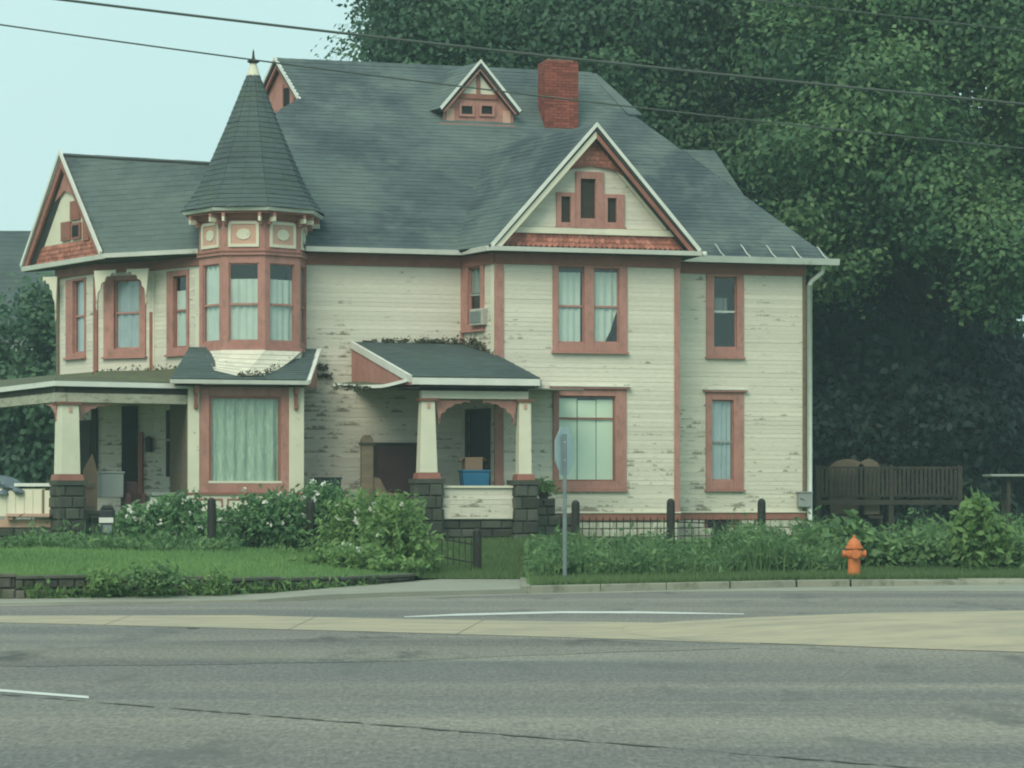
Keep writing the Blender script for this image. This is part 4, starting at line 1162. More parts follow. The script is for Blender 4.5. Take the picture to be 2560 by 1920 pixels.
for (x0, y0, x1, y1) in ((178, 500, 201, 552), (155, 553, 177, 604), (181, 555, 203, 600), (210, 548, 225, 602)):
    a = GL.at(x0, y1, -.1); b = GL.at(x1, y0, -.1)
    mb = MB(); GL.box(mb, a[0], b[0], -.13, -.06, a[1], b[1]); gwn = mb.build('attic_window', 'rust', house)
    mb = MB(); GL.box(mb, a[0] + .07, b[0] - .07, -.07, -.052, a[1] + .06, b[1] - .06); mb.build('pane', 'dark' if x0 == 181 else 'rust', gwn)
gutter([Lf, Rf], 7.22, 7.33, .11, mat='white'); gutter([Rf, L2], 7.24, 7.34, .10, mat='white')
mb = MB()
mb.hexa([GL.P(0, .0, 7.2), GL.P(GL.L, .0, 7.2), L2 + (7.2,), w3 + (7.2,), w2 + (7.2,), w1 + (7.2,), w0 + (7.2,)], [GL.P(0, .0, 7.23), GL.P(GL.L, .0, 7.23), L2 + (7.23,), w3 + (7.23,), w2 + (7.23,), w1 + (7.23,), w0 + (7.23,)])
mb.build('wing_soffit', 'darkwood', house)
# fretwork brackets hung under the cut-away corners
def scallop(W_, s0, z0, w, h, sgn, d, mat='cream', n=5, parent=None, name='fretwork_bracket'):
    pts = [(s0, z0), (s0 + sgn * w, z0)]
    for i in range(n * 4 + 1):
        q = i / (n * 4); an = math.pi / 2 * q
        rr_ = 1 + .07 * abs(math.sin(n * math.pi * q))
        x = w * (1 - .88 * math.sin(an) * rr_ * .98); z_ = h * (1 - .9 * math.cos(an) * rr_ * .98)
        pts.append((s0 + sgn * x, z0 - z_))
    mb = MB(); W_.prism(mb, pts, d, d + .04)
    return mb.build(name, mat, parent or house)
zf_ = 7.0
F2o = Wall((w1[0] + .03, w1[1] - .45), (w2[0] + .05, w2[1] - .5))
scallop(F2o, .02, zf_, .62, .95, 1, 0); scallop(F2o, F2o.L - .1, zf_, .62, .85, -1, 0)
Flo = Wall((w0[0] - .45, w0[1] - .2), (w0[0] + .2, w0[1] - .5))
scallop(Flo, .58, zf_, .42, 1.1, -1, 0)

# ---- ground-floor picture-window bay under the turret
BW = Wall(hp(-7.17, -.4, 0)[:2], hp(-4.6, -.4, 0)[:2])
BR = Wall(hp(-4.6, -.4, 0)[:2], hp(-4.6, 1.3, 0)[:2]); BR = Wall(BR.p1, BR.p0); 
BRw = Wall(hp(-4.6, -.4, 0)[:2], hp(-4.6, 1.3, 0)[:2])
bay = part_empty('picture_window_bay', house)
s_g0, zg1 = BW.at(523, 990); s_g1, zg0 = BW.at(702, 1208)
s_f0, zf1 = BW.at(498, 966); s_f1, zf0 = BW.at(722, 1232)
mb = MB()
BW.box(mb, s_f0, s_g0, -.1, .03, zf0, zf1); BW.box(mb, s_g1, s_f1, -.1, .03, zf0, zf1); BW.box(mb, s_g0, s_g1, -.1, .027, zg1, zf1); BW.box(mb, s_g0, s_g1, -.1, .027, zf0, zg0)
mb.build('picture_window', 'salmon', bay, bevel=.01)
mb = MB(); f = .05
BW.box(mb, s_g0, s_g0 + f, -.08, .0, zg0, zg1); BW.box(mb, s_g1 - f, s_g1, -.08, .0, zg0, zg1); BW.box(mb, s_g0 + f, s_g1 - f, -.078, -.002, zg1 - f, zg1)
mb.build('sash', 'rust', bay)
mb = MB(); BW.box(mb, s_g0 - .02, s_g1 + .02, -.08, .035, zg0 - .002, zg0 + .05); mb.build('sill', 'cream', bay)
mb = MB(); BW.box(mb, s_g0 + f, s_g1 - f, -.05, -.045, zg0 + .05, zg1 - f); mb.build('pane', 'glass', bay)
mb = MB(); curtain_mesh(mb, BW, s_g0, s_g1, zg0, zg1, -.10, .025, 4.5, seed=77); mb.build('lace_curtain', 'lace', bay)
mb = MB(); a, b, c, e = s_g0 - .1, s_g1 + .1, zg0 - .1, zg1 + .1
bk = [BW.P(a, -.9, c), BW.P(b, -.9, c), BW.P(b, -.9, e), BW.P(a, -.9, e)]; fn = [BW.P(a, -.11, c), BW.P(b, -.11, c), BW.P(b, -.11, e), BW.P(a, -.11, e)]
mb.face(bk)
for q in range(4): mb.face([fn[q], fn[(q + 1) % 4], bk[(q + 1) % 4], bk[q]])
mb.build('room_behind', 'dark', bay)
for s0, s1 in ((-.02, s_f0), (s_f1, BW.L + .02)):
    mb = MB(); BW.box(mb, s0, s1, -.25 if s0 > 0 else -.1, .05, zf0, 4.10); mb.build('bay_corner_post', 'cream', bay, bevel=.012)
mb = MB(); BW.box(mb, s_f0, s_f1, -.1, .035, zf1, 4.10); mb.build('bay_header', 'rust', bay)
mb = MB(); BW.box(mb, -.05, BW.L + .05, -.1, .09, zf0 - .04, zf0); mb.build('bay_sill_band', 'rust', bay)
mb = MB(); BW.box(mb, -.02, BW.L + .02, -.1, .04, .55, zf0 - .04); mb.build('bay_apron', 'cream', bay)
for s0, s1 in ((.18, .75), (.85, 1.5), (1.6, 2.4)):
    zz0, zz1 = zf0 - .55, zf0 - .16
    mb = MB()
    BW.box(mb, s0, s1, .04, .06, zz1, zz1 + .03); BW.box(mb, s0, s1, .04, .06, zz0, zz0 + .03); BW.box(mb, s0, s0 + .03, .04, .06, zz0 + .03, zz1); BW.box(mb, s1 - .03, s1, .04, .06, zz0 + .03, zz1)
    mb.build('apron_moulding', 'rust', bay)
for s_ in (.10, BW.L - .22):
    mb = MB(); BW.box(mb, s_, s_ + .09, .05, .24, 3.90, 4.10); BW.box(mb, s_ + .01, s_ + .08, .05, .15, 3.66, 3.90); mb.lathe(BW.P(s_ + .045, .10, 3.60), [(.02, -.06), (.05, -.02), (.045, .04), (.03, .07)], 10)
    mb.build('corbel', 'rust', bay)
# right return of the bay
mb = MB()
sd_ = [hp(-4.585, -.38, .6), hp(-4.585, 1.3, .6), hp(-4.585, 1.3, 4.2), hp(-4.585, -.38, 4.2)]
mb.hexa([hp(-4.62, -.3, .6), hp(-4.6, -.3, .6), hp(-4.6, 1.3, .6), hp(-4.62, 1.3, .6)], [hp(-4.62, -.3, 4.2), hp(-4.6, -.3, 4.2), hp(-4.6, 1.3, 4.2), hp(-4.62, 1.3, 4.2)])
mb.build('bay_return', 'rust', bay)
mb = MB(); mb.hexa([hp(-4.6, .2, 2.0), hp(-4.58, .2, 2.0), hp(-4.58, .95, 2.0), hp(-4.6, .95, 2.0)], [hp(-4.6, .2, 3.8), hp(-4.58, .2, 3.8), hp(-4.58, .95, 3.8), hp(-4.6, .95, 3.8)])
mb.build('side_pane', 'dark', bay)
mb = MB(); mb.hexa([hp(-7.2, -.3, .6), hp(-7.17, -.3, .6), hp(-7.17, 2.4, .6), hp(-7.2, 2.4, .6)], [hp(-7.2, -.3, 4.2), hp(-7.17, -.3, 4.2), hp(-7.17, 2.4, 4.2), hp(-7.2, 2.4, 4.2)])
mb.build('bay_return', 'wood', bay)
# bay roof: pent roof with a cut gable at its right end
br_front = [hp(-7.62, -.78, 4.19), hp(-4.58, -.78, 4.19), hp(-3.98, 1.0, 4.98), hp(-6.95, 1.0, 4.98)]
roof_face(house, [br_front], 'bay_roof', 'shingle2')
gutter([hp(-7.64, -.78, 0)[:2], hp(-4.55, -.78, 0)[:2]], 4.10, 4.19, .09, mat='white')
mb = MB(); slab(mb, [hp(-4.60, -.80, 4.21), hp(-4.50, -.80, 4.21), hp(-3.90, 1.0, 5.02), hp(-4.0, 1.0, 5.02)], .10); mb.build('rake_board', 'white', house)
mb = MB(); mb.hexa([hp(-4.56, -.72, 4.08), hp(-4.0, 1.0, 4.08), hp(-4.0, 1.0, 4.90), hp(-4.56, -.72, 4.12)], [hp(-4.60, -.72, 4.08), hp(-4.04, 1.0, 4.08), hp(-4.04, 1.0, 4.90), hp(-4.60, -.72, 4.12)]); mb.build('bay_roof_cheek', 'salmon', house)
mb = MB(); mb.hexa([hp(-7.5, -.7, 4.06), hp(-4.6, -.7, 4.06), hp(-4.6, 1.2, 4.06), hp(-7.5, 1.2, 4.06)], [hp(-7.5, -.7, 4.09), hp(-4.6, -.7, 4.09), hp(-4.6, 1.2, 4.09), hp(-7.5, 1.2, 4.09)]); mb.build('bay_soffit', 'darkwood', house)

# ---- entry porch
PV = -1.95
PW = Wall(hp(-3.2, PV, 0)[:2], hp(2.2, PV, 0)[:2])
porch = part_empty('entry_porch', house)
def u_at(x, v): 
    return Wall(hp(0, v, 0)[:2], hp(1, v, 0)[:2]).at(x, 1000)[0]
pr = [hp(u_at(1031, -2.35), -2.35, 4.22), hp(u_at(1348, -2.35), -2.35, 4.22), hp(u_at(1240, .1), .1, 4.86), hp(u_at(1160, 1.25), 1.25, 5.17), hp(u_at(882, 1.25), 1.25, 5.17)]
roof_face(house, [pr], 'porch_roof', 'shingle2')
mb = MB(); e0 = Vector(pr[0]); e1_ = Vector(pr[4]); off = Vector((U2.x, U2.y, 0)) * -.07
slab(mb, [tuple(e0 + off + Vector((0, 0, .05))), tuple(e0 + Vector((0, 0, .05))), tuple(e1_ + Vector((0, 0, .05))), tuple(e1_ + off + Vector((0, 0, .05)))], .16); mb.build('rake_board', 'white', house)
mb = MB(); c0_ = [e0 + off * .4 + Vector((0, 0, -.16)), e1_ + off * .4 + Vector((0, 0, -1.0)), e1_ + off * .4 + Vector((0, 0, -.12)), e0 + off * .4 + Vector((0, 0, -.11))]
mb.hexa([tuple(p) for p in c0_], [tuple(p - off * .5) for p in c0_]); mb.build('porch_roof_cheek', 'salmon', house)
def u_pw(x): return PW.at(x, 1000)[0]
# right hip of the porch roof
roof_face(house, [[pr[1], hp(u_at(1352, -.02), -.02, 4.22), pr[2]]], 'porch_roof_side', 'shingle2')
# eave fascia, beam, columns
EW = Wall(hp(u_at(1030, -2.35), -2.35, 0)[:2], hp(u_at(1349, -2.35), -2.35, 0)[:2])
mb = MB(); EW.box(mb, 0, EW.L, -.02, .05, 4.07, 4.22); mb.build('porch_fascia', 'white', porch)
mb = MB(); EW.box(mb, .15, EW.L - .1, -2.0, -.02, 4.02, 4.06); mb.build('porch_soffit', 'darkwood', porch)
mb = MB(); PW.box(mb, u_pw(1052), u_pw(1318), -.16, .1, 3.78, 3.95); mb.build('porch_beam', 'cream', porch)
mb = MB(); PW.box(mb, u_pw(1052), u_pw(1318), -.12, .06, 3.95, 4.05); mb.build('beam_gap_fill', 'darkwood', porch)  # dark filler strip stands in for the shaded gap above the beam
mb = MB(); 
for v0, v1 in ((PV + .1, -.05),):
    mb.hexa([hp(u_at(1308, PV) - .08, v0, 3.78), hp(u_at(1308, PV) + .1, v0, 3.78), hp(u_at(1308, PV) + .1, v1, 3.78), hp(u_at(1308, PV) - .08, v1, 3.78)], [hp(u_at(1308, PV) - .08, v0, 3.95), hp(u_at(1308, PV) + .1, v0, 3.95), hp(u_at(1308, PV) + .1, v1, 3.95), hp(u_at(1308, PV) - .08, v1, 3.95)])
mb.build('porch_side_beam', 'cream', porch)

def column(W_, xc, top_w, bot_w, z0, z1, pier_w, pz0, parent, dd=0.0, rows=5, block='block'):
    s = W_.at(xc, 1100)[0]
    def sq(h_, z): return [W_.P(s - h_, dd + h_, z), W_.P(s + h_, dd + h_, z), W_.P(s + h_, dd - h_, z), W_.P(s - h_, dd - h_, z)]
    mb = MB(); mb.hexa(sq(bot_w / 2, z0 + .13), sq(top_w / 2, z1 - .06)); c = mb.build('porch_column', 'cream', parent, bevel=.012)
    mb = MB(); mb.hexa(sq(top_w / 2 + .05, z1 - .06), sq(top_w / 2 + .07, z1)); mb.build('capital', 'rust', c)
    mb = MB(); mb.hexa(sq(bot_w / 2 + .06, z0), sq(bot_w / 2 + .04, z0 + .13)); mb.build('column_base', 'rust', c)
    mb = MB(); W_.prism(mb, [(s - .03, z1 - .22), (s + .03, z1 - .22), (s + .03, z1 - .08), (s - .03, z1 - .08)], dd + top_w / 2, dd + top_w / 2 + .025); mb.build('column_ornament', 'buff', c)
    h_ = pier_w / 2
    mb = MB(); mb.hexa(sq(h_ - .03, pz0), sq(h_ - .03, z0 - .1)); p = mb.build('porch_pier', 'mortar' if False else 'block', parent)
    mb = MB(); mb.hexa(sq(h_ + .05, z0 - .10), sq(h_ + .05, z0)); mb.build('pier_cap', 'block', p)
    for (A, B) in (((s - h_, dd + h_), (s + h_, dd + h_)), ((s - h_, dd - h_), (s - h_, dd + h_)), ((s + h_, dd + h_), (s + h_, dd - h_))):
        W2_ = Wall(W_.P(A[0], A[1], 0)[:2], W_.P(B[0], B[1], 0)[:2])
        block_course(W2_, 0, W2_.L, pz0, z0 - .1, rows, pier_w * .45, pier_w * .65, 0, p, 'block', back=.04)
    return s
zc0 = CAM_H + (1240 - 1197) * 57.9 / FOCAL; zc1 = 3.78
sA = column(PW, 1067, .30, .40, zc0, zc1, .58, .5, porch)
sB = column(PW, 1309, .27, .30, zc0 - .03, zc1, .52, .5, porch)
scallop(PW, sA + .18, 3.75, .80, .55, 1, -.02, 'salmon', parent=porch); scallop(PW, sB - .15, 3.75, .80, .55, -1, -.02, 'salmon', parent=porch)
# boarded balustrade between the piers
siding(PW, [(sA + .29, 1.12), (sB - .27, 1.12), (sB - .27, 1.78), (sA + .29, 1.78)], [], porch, 'balustrade_boards', d=.12)
mb = MB(); PW.box(mb, sA + .29, sB - .27, .02, .10, 1.1, 1.80); mb.build('balustrade', 'cream', porch)
mb = MB(); PW.box(mb, sA + .28, sB - .26, .0, .18, 1.80, 1.85); mb.build('balustrade_cap', 'cream', porch)
# porch base of dark block and floor
mb = MB(); PW.box(mb, sA - .2, sB + .2, -2.0, .0, .45, 1.1); pb = mb.build('porch_base', 'block', porch)
block_course(PW, sA + .29, sB - .26, .5, 1.08, 3, .3, .5, .06, pb, 'block', back=.06)
mb = MB(); mb.hexa([hp(-4.5, PV, 1.12), hp(.4, PV, 1.12), hp(.4, 1.28, 1.12), hp(-4.5, 1.28, 1.12)], [hp(-4.5, PV, 1.2), hp(.4, PV, 1.2), hp(.4, 1.28, 1.2), hp(-4.5, 1.28, 1.2)]); mb.build('porch_floor', 'wood', porch)
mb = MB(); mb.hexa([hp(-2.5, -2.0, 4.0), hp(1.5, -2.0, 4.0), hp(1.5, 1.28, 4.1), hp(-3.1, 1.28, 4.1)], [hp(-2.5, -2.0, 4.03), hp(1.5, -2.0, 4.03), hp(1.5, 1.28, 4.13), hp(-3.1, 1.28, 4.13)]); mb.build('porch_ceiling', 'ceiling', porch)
for k_i in range(4):
    mb = MB(); mb.hexa([hp(-4.3, PV - .3 * (k_i + 1), .45), hp(-2.3, PV - .3 * (k_i + 1), .45), hp(-2.3, PV - .3 * k_i, .45), hp(-4.3, PV - .3 * k_i, .45)], [hp(-4.3, PV - .3 * (k_i + 1), 1.02 - .15 * k_i), hp(-2.3, PV - .3 * (k_i + 1), 1.02 - .15 * k_i), hp(-2.3, PV - .3 * k_i, 1.02 - .15 * k_i), hp(-4.3, PV - .3 * k_i, 1.02 - .15 * k_i)])
    mb.build('step', 'wood', porch)
PQ = Wall(hp(0, -1.1, 0)[:2], hp(3, -1.1, 0)[:2])
q0_, q1_, qz = PQ.at(1338, 1290)[0], PQ.at(1440, 1290)[0], PQ.at(1390, 1289)[1]
mb = MB(); PQ.box(mb, q0_, q1_, -.9, -.04, .4, qz); ww_ = mb.build('wing_wall', 'block', porch)
block_course(PQ, q0_, q1_, .45, qz, 3, .3, .48, .0, ww_, 'block', back=.06)
q2_, q3_, qt = PQ.at(1342, 1240)[0], PQ.at(1388, 1240)[0], PQ.at(1365, 1246)[1]
mb = MB(); PQ.box(mb, q2_ + .02, q3_ - .02, -.42, -.04, qz, qt); wp_ = mb.build('planter_pier', 'block', porch)
block_course(PQ, q2_, q3_, qz + .002, qt, 2, .2, .3, .0, wp_, 'block', back=.06)
# sagging broken eave between the bay roof and the porch roof
mb = MB(); pts = []
for i in range(13):
    q = i / 12; x = 835 + (1040 - 835) * q; y = 966 - 4 * q * q + 5 * math.sin(q * math.pi) - (14 * max(0, q - .6) / .4)
    Wt = Wall(hp(-3, -1.4 - .9 * q, 0)[:2], hp(-2, -1.4 - .9 * q, 0)[:2]); s_, z_ = Wt.at(x, y); pts.append((Wt.P(s_, 0, z_)))
for a, b in zip(pts, pts[1:]):
    a, b = Vector(a), Vector(b); dv = Vector((V2.x, V2.y, 0)) * .06
    mb.hexa([tuple(a), tuple(b), tuple(b + dv), tuple(a + dv)], [tuple(a + Vector((0, 0, .07))), tuple(b + Vector((0, 0, .07))), tuple(b + dv + Vector((0, 0, .07))), tuple(a + dv + Vector((0, 0, .07)))])
mb.build('sagging_fascia', 'white', house)
mb = MB()
for i, (a, b) in enumerate(zip(pts, pts[1:])):
    a, b = Vector(a), Vector(b); g0_, g1_ = Vector(hp(-3.3 + i * .11, .4, 4.24)), Vector(hp(-3.19 + i * .11, .4, 4.24))
    mb.face([tuple(a + Vector((0, .06, .06))), tuple(b + Vector((0, .06, .06))), tuple(g1_), tuple(g0_)], random.random())
mb.build('sagging_porch_roof', 'moss', house)
# broken clapboards hanging near the porch roof
for i in range(16):
    s_ = random.uniform(WM.L - 2.5, WM.L - .4); zz = 5.18 + random.uniform(-.02, .05); ww = random.uniform(.1, .3)
    mb = MB(); q = random.uniform(-.05, .05); W_ = WM
    W_.prism(mb, [(s_, zz), (s_ + ww, zz + q), (s_ + ww, zz + q + .05), (s_, zz + .04)], .02, .05)
    mb.build('loose_board', random.choice(['darkwood', 'darkwood', 'moss', 'cream']), house)

def litter(name, lines, n, mat, spread=.05, size=.09):
    P_ = []
    for _ in range(n):
        a, b = random.choice(lines); q = random.random(); p = Vector(a).lerp(Vector(b), q)
        P_.append((p.x + random.gauss(0, spread), p.y - abs(random.gauss(0, spread * .7)), p.z + random.gauss(0, spread)))
    P_ = np.array(P_)
    return fast_mesh(name, leaf_quads(P_, np.full(n, size), np.full(n, size * .5), (0, -.4, .5), .1), 4, rng.uniform(0, 1, n), mat, house, kind='stuff')
M['litter'] = mat_leaf('dead_vine_and_litter', (0.060, 0.062, 0.042), (0.15, 0.15, 0.10), .15)
q4, q3, q2 = Vector(pr[4]), Vector(pr[3]), Vector(pr[2])
up_ = Vector((0, -.05, .05))
litter('dead_vine', [(q4.lerp(q3, .25) + up_, q3 + up_), (q4.lerp(q3, .6) + up_, q3 + up_ * 2), (q3 + up_, q2 + up_), (q3.lerp(q2, .2) + up_ * 3, q3.lerp(q2, .7) + up_ * 2)], 620, 'litter', .05)
litter('dead_vine', [(WM.P(1.75, .06, 4.42), WM.P(2.4, .06, 4.40)), (WM.P(1.8, .06, 4.62), WM.P(2.3, .05, 4.60)), (pts[0], pts[5])], 420, 'litter', .035)
litter('dead_vine', [(w2 + (4.62,), w3 + (4.6,)), (w1 + (4.6,), w2 + (4.62,))], 260, 'litter', .05)
litter('roof_litter', [(bot_[2], bot_[3]), (bot_[3], bot_[4])], 260, 'litter', .05)
# ---- left porch
cz = 56.2
c0 = plan_at(138, cz); cR = plan_at(476, 57.7); cL = (c0[0] - 2.4, c0[1] + 4.4)
LP1 = Wall(c0, cR); LP0 = Wall(cL, c0)
lporch = part_empty('left_porch', house)
for W_, nm in ((LP0, 'porch_fascia'), (LP1, 'porch_fascia')):
    mb = MB(); W_.box(mb, 0, W_.L, -.05, .03, 4.0, 4.11); mb.build(nm, 'white', lporch)
    mb = MB(); W_.box(mb, .02, W_.L - .02, -.25, -.06, 3.66, 3.86); mb.build('porch_beam', 'dirtycream', lporch)
    mb = MB(); W_.box(mb, .02, W_.L - .02, -.22, -.08, 3.86, 4.0); mb.build('beam_gap_fill', 'darkwood', lporch)  # dark strip again in place of shade between beam and fascia
mb = MB()
mb.face([LP0.P(0, .02, 4.10), LP0.P(LP0.L, .02, 4.10), w0 + (4.62,), (w0[0] - 2, w0[1] + 3, 4.62)]); mb.face([c0 + (4.105,), cR + (4.13,), w3 + (4.62,), w2 + (4.62,), w1 + (4.62,), w0 + (4.62,)])
lr = mb.build('left_porch_roof', 'moss', house)
mb = MB(); mb.face([LP0.P(0, -.05, 3.98), LP0.P(LP0.L, -.05, 3.98), cR + (3.98,), w3 + (4.0,), w2 + (4.0,), w1 + (4.0,), w0 + (4.0,)]); mb.build('porch_ceiling', 'ceiling', lporch)
LPC = Wall((c0[0], c0[1] + .2), (cR[0], cR[1] + .2))
zl0 = CAM_H + (1240 - 1201) * 56.4 / FOCAL
sL = column(LPC, 168, .40, .45, zl0, 3.66, .58, .35, lporch, rows=6)
scallop(LPC, sL + .24, 3.64, .80, .38, 1, -.02, 'salmon', parent=lporch); 
LPC0 = Wall((cL[0] + .2, cL[1]), (c0[0] + .05, c0[1] + .15)); scallop(LPC0, LPC0.L - .1, 3.64, .7, .4, -1, -.02, 'salmon', parent=lporch)
# low block wall right of the pier and ground-floor walls in the shade
lw = MB(); LPC.box(lw, sL + .29, sL + 1.0, -.25, -.02, .4, 1.27); lwo = lw.build('porch_wall', 'block', lporch)
block_course(LPC, sL + .29, sL + 1.0, .45, 1.22, 4, .3, .45, .0, lwo, 'block', back=.1)
mb = MB(); LPC.box(mb, sL + .27, sL + 1.03, -.27, .06, 1.225, 1.30); mb.build('wall_cap', 'block', lwo)
mb = MB(); LPC.box(mb, sL + 1.02, LPC.L, -.25, -.02, .4, 1.15); lw2 = mb.build('porch_wall', 'block', lporch)
block_course(LPC, sL + 1.02, LPC.L - .02, .45, 1.13, 4, .3, .5, .0, lw2, 'block', back=.1)
mb = MB(); mb.face([c0 + (1.14,), cR + (1.14,), w3 + (1.14,), w2 + (1.14,), w1 + (1.14,), w0 + (1.14,), cL + (1.14,)]); mb.build('porch_floor', 'wood', lporch)
for W_ in (F1, F2, F3):
    siding(W_, [(0, 1.15), (W_.L, 1.15), (W_.L, 4.3), (0, 4.3)], [], house, 'porch_siding', exposure=.13)
def on_wall(W_, x0, y0, x1, y1, name, mat, parent, d0=.03, d1=.07):
    a = W_.at(x0, y1); b = W_.at(x1, y0); mb = MB(); W_.box(mb, min(a[0], b[0]), max(a[0], b[0]), d0, d1, a[1], b[1]); return mb.build(name, mat, parent)
on_wall(F2, 308, 1015, 346, 1245, 'doorway', 'dark', lporch); on_wall(F2, 232, 1020, 246, 1240, 'doorway_trim', 'darkwood', lporch)
on_wall(F1, 205, 1050, 232, 1240, 'door', 'darkwood', lporch); on_wall(F2, 348, 1080, 360, 1240, 'door_trim', 'rust', lporch)
on_wall(F3, 421, 1024, 466, 1192, 'porch_window', 'dark', lporch); on_wall(F3, 421, 1096, 466, 1103, 'meeting_rail', 'greypaint', lporch, .07, .09)
# low panelled rail, planks and skirt left of the pier
LR = Wall((c0[0] - 3.0, c0[1] + .9), (c0[0] - .05, c0[1] + .35))
def lrx(x): return LR.at(x, 1200)[0]
def lrz(y): return LR.at(60, y)[1]
mb = MB(); LR.box(mb, 0, lrx(112), -.06, 0, lrz(1292), lrz(1222)); lrl = mb.build('porch_rail', 'cream', lporch)
for i in range(14):
    s_ = .1 + i * .2
    if s_ < lrx(108): mb = MB(); LR.box(mb, s_, s_ + .18, .002, .015, lrz(1290), lrz(1226)); mb.build('rail_plank', 'cream', lrl)
mb = MB(); LR.box(mb, lrx(38), lrx(136), -.1, .06, lrz(1216), lrz(1208)); mb.build('rail_cap', 'white', lrl)
mb = MB(); LR.box(mb, lrx(107), lrx(111), -.03, .04, lrz(1292), lrz(1224)); mb.build('rail_post', 'wood', lrl)
mb = MB(); LR.box(mb, 0, lrx(136), -.6, .05, lrz(1318), lrz(1299)); mb.build('skirt_board', 'pinkplank', lporch)
mb = MB(); LR.box(mb, 0, lrx(136), -.3, .0, .3, lrz(1319)); lf = mb.build('porch_foundation', 'block', lporch)
block_course(LR, 0, lrx(140), .35, lrz(1319) - .01, 3, .35, .5, .03, lf, 'block', back=.06)
# utility box on the right corner
mb = MB(); a = WB.at(1990, 1268); b = WB.at(2022, 1232); WB.box(mb, a[0], b[0], .03, .2, a[1], b[1]); ub = mb.build('meter_box', 'greypaint', house, bevel=.02)
mb = MB(); WB.box(mb, a[0] - .02, b[0] + .02, .02, .22, b[1], b[1] + .03); mb.build('meter_box_lid', 'greypaint', ub)

# ------------------------------------------------------------------ things on and around the house
# air conditioner in the angled window
a = WFc.at(1174, 815, .15); b = WFc.at(1206, 770, .15)
ac = thing('air_conditioner', WFc.P((a[0] + b[0]) / 2, .1, a[1]), 'small off-white air conditioner stuck out of the narrow angled upper window', 'air conditioner')
mb = MB(); WFc.box(mb, a[0], b[0], -.06, .16, a[1], b[1]); mb.build('housing', 'acwhite', ac, bevel=.02)
mb = MB(); WFc.box(mb, a[0] + .05, b[0] - .05, .16, .17, a[1] + .06, b[1] - .06); gr_ = mb.build('grille', 'greypaint', ac)
for i in range(6):
    z_ = a[1] + .08 + i * (b[1] - a[1] - .16) / 5
    mb = MB(); WFc.box(mb, a[0] + .05, b[0] - .05, .17, .18, z_ - .008, z_ + .008); mb.build('louvre', 'steel', gr_)

def bin_thing(W_, x0, x1, ytop, ybot, dep, name, mat, label, cat, d=0.0, taper=.9, lid=None):
    a = W_.at(x0, ybot, d); b = W_.at(x1, ytop, d); mid = .5 * (a[0] + b[0]); hw = (b[0] - a[0]) / 2
    t = thing(name, W_.P(mid, d, a[1]), label, cat)
    mb = MB()
    lo = [W_.P(mid - hw * taper, d + dep * taper / 2, a[1]), W_.P(mid + hw * taper, d + dep * taper / 2, a[1]), W_.P(mid + hw * taper, d - dep * taper / 2, a[1]), W_.P(mid - hw * taper, d - dep * taper / 2, a[1])]
    hi = [W_.P(mid - hw, d + dep / 2, b[1]), W_.P(mid + hw, d + dep / 2, b[1]), W_.P(mid + hw, d - dep / 2, b[1]), W_.P(mid - hw, d - dep / 2, b[1])]
    mb.hexa(lo, hi); mb.build('body', mat, t, bevel=.02)
    mb = MB(); W_.box(mb, mid - hw - .02, mid + hw + .02, d - dep / 2 - .02, d + dep / 2 + .02, b[1], b[1] + .045); mb.build('rim' if not lid else 'lid', mat, t, bevel=.012)
    return t, mid, hw, b[1]
IN1 = Wall(hp(-4.5, -.9, 0)[:2], hp(1, -.9, 0)[:2])
t, mid, hw, zt_ = bin_thing(IN1, 781, 848, 1198, 1272, .5, 'rubbish_bin', 'plastic_black', 'black plastic rubbish bin beside the picture-window bay', 'bin', lid=True)
IN2 = Wall(hp(-4.5, -1.2, 0)[:2], hp(1.5, -1.2, 0)[:2])
t, mid, hw, zt_ = bin_thing(IN2, 1152, 1220, 1180, 1225, .4, 'storage_tub', 'plastic_blue', 'bright blue plastic tub on the porch behind the cream balustrade', 'tub')
cb = thing('cardboard_box', IN2.P(mid - .05, 0, zt_ + .045), 'brown cardboard box standing on the blue tub', 'box')
mb = MB(); IN2.box(mb, mid - .25, mid + .15, -.15, .15, zt_ + .046, zt_ + .33); mb.build('carton', 'card', cb)
for sg in (-1, 1):
    mb = MB(); IN2.prism(mb, [(mid - .05 + sg * .2, zt_ + .33), (mid - .05 + sg * .3, zt_ + .25), (mid - .05 + sg * .31, zt_ + .255), (mid - .05 + sg * .205, zt_ + .336)], -.15, .15); mb.build('flap', 'card', cb)
IN3 = Wall(hp(-4.5, .95, 0)[:2], hp(1.5, .95, 0)[:2])
a = IN3.at(934, 1252); b = IN3.at(1042, 1107)
pn = thing('maroon_panel', IN3.P((a[0] + b[0]) / 2, 0, 1.2), 'tall dark maroon panel leaning on the back wall of the porch', 'panel')
mb = MB(); IN3.prism(mb, [(a[0], 1.2), (b[0], 1.2), (b[0], b[1]), (a[0], b[1])], -.05, .03); mb.build('board', 'maroon', pn)
mb = MB(); IN3.box(mb, a[0], b[0], .03, .05, b[1] - .08, b[1]); IN3.box(mb, a[0], a[0] + .07, .03, .05, 1.2, b[1] - .08); IN3.box(mb, b[0] - .07, b[0], .03, .05, 1.2, b[1] - .08); mb.build('edging', 'darkwood', pn)
a = IN1.at(902, 1265); b = IN1.at(932, 1088)
nw = thing('newel_post', IN1.P((a[0] + b[0]) / 2, 0, 1.2), 'bare weathered round-topped post at the head of the porch steps', 'post')
m_ = (a[0] + b[0]) / 2
mb = MB(); IN1.prism(mb, [(m_ - .13, 1.2), (m_ + .13, 1.2), (m_ + .13, b[1] - .1), (m_ + .06, b[1]), (m_ - .06, b[1]), (m_ - .13, b[1] - .1)], -.12, .12); mb.build('shaft', 'wood', nw, bevel=.02)
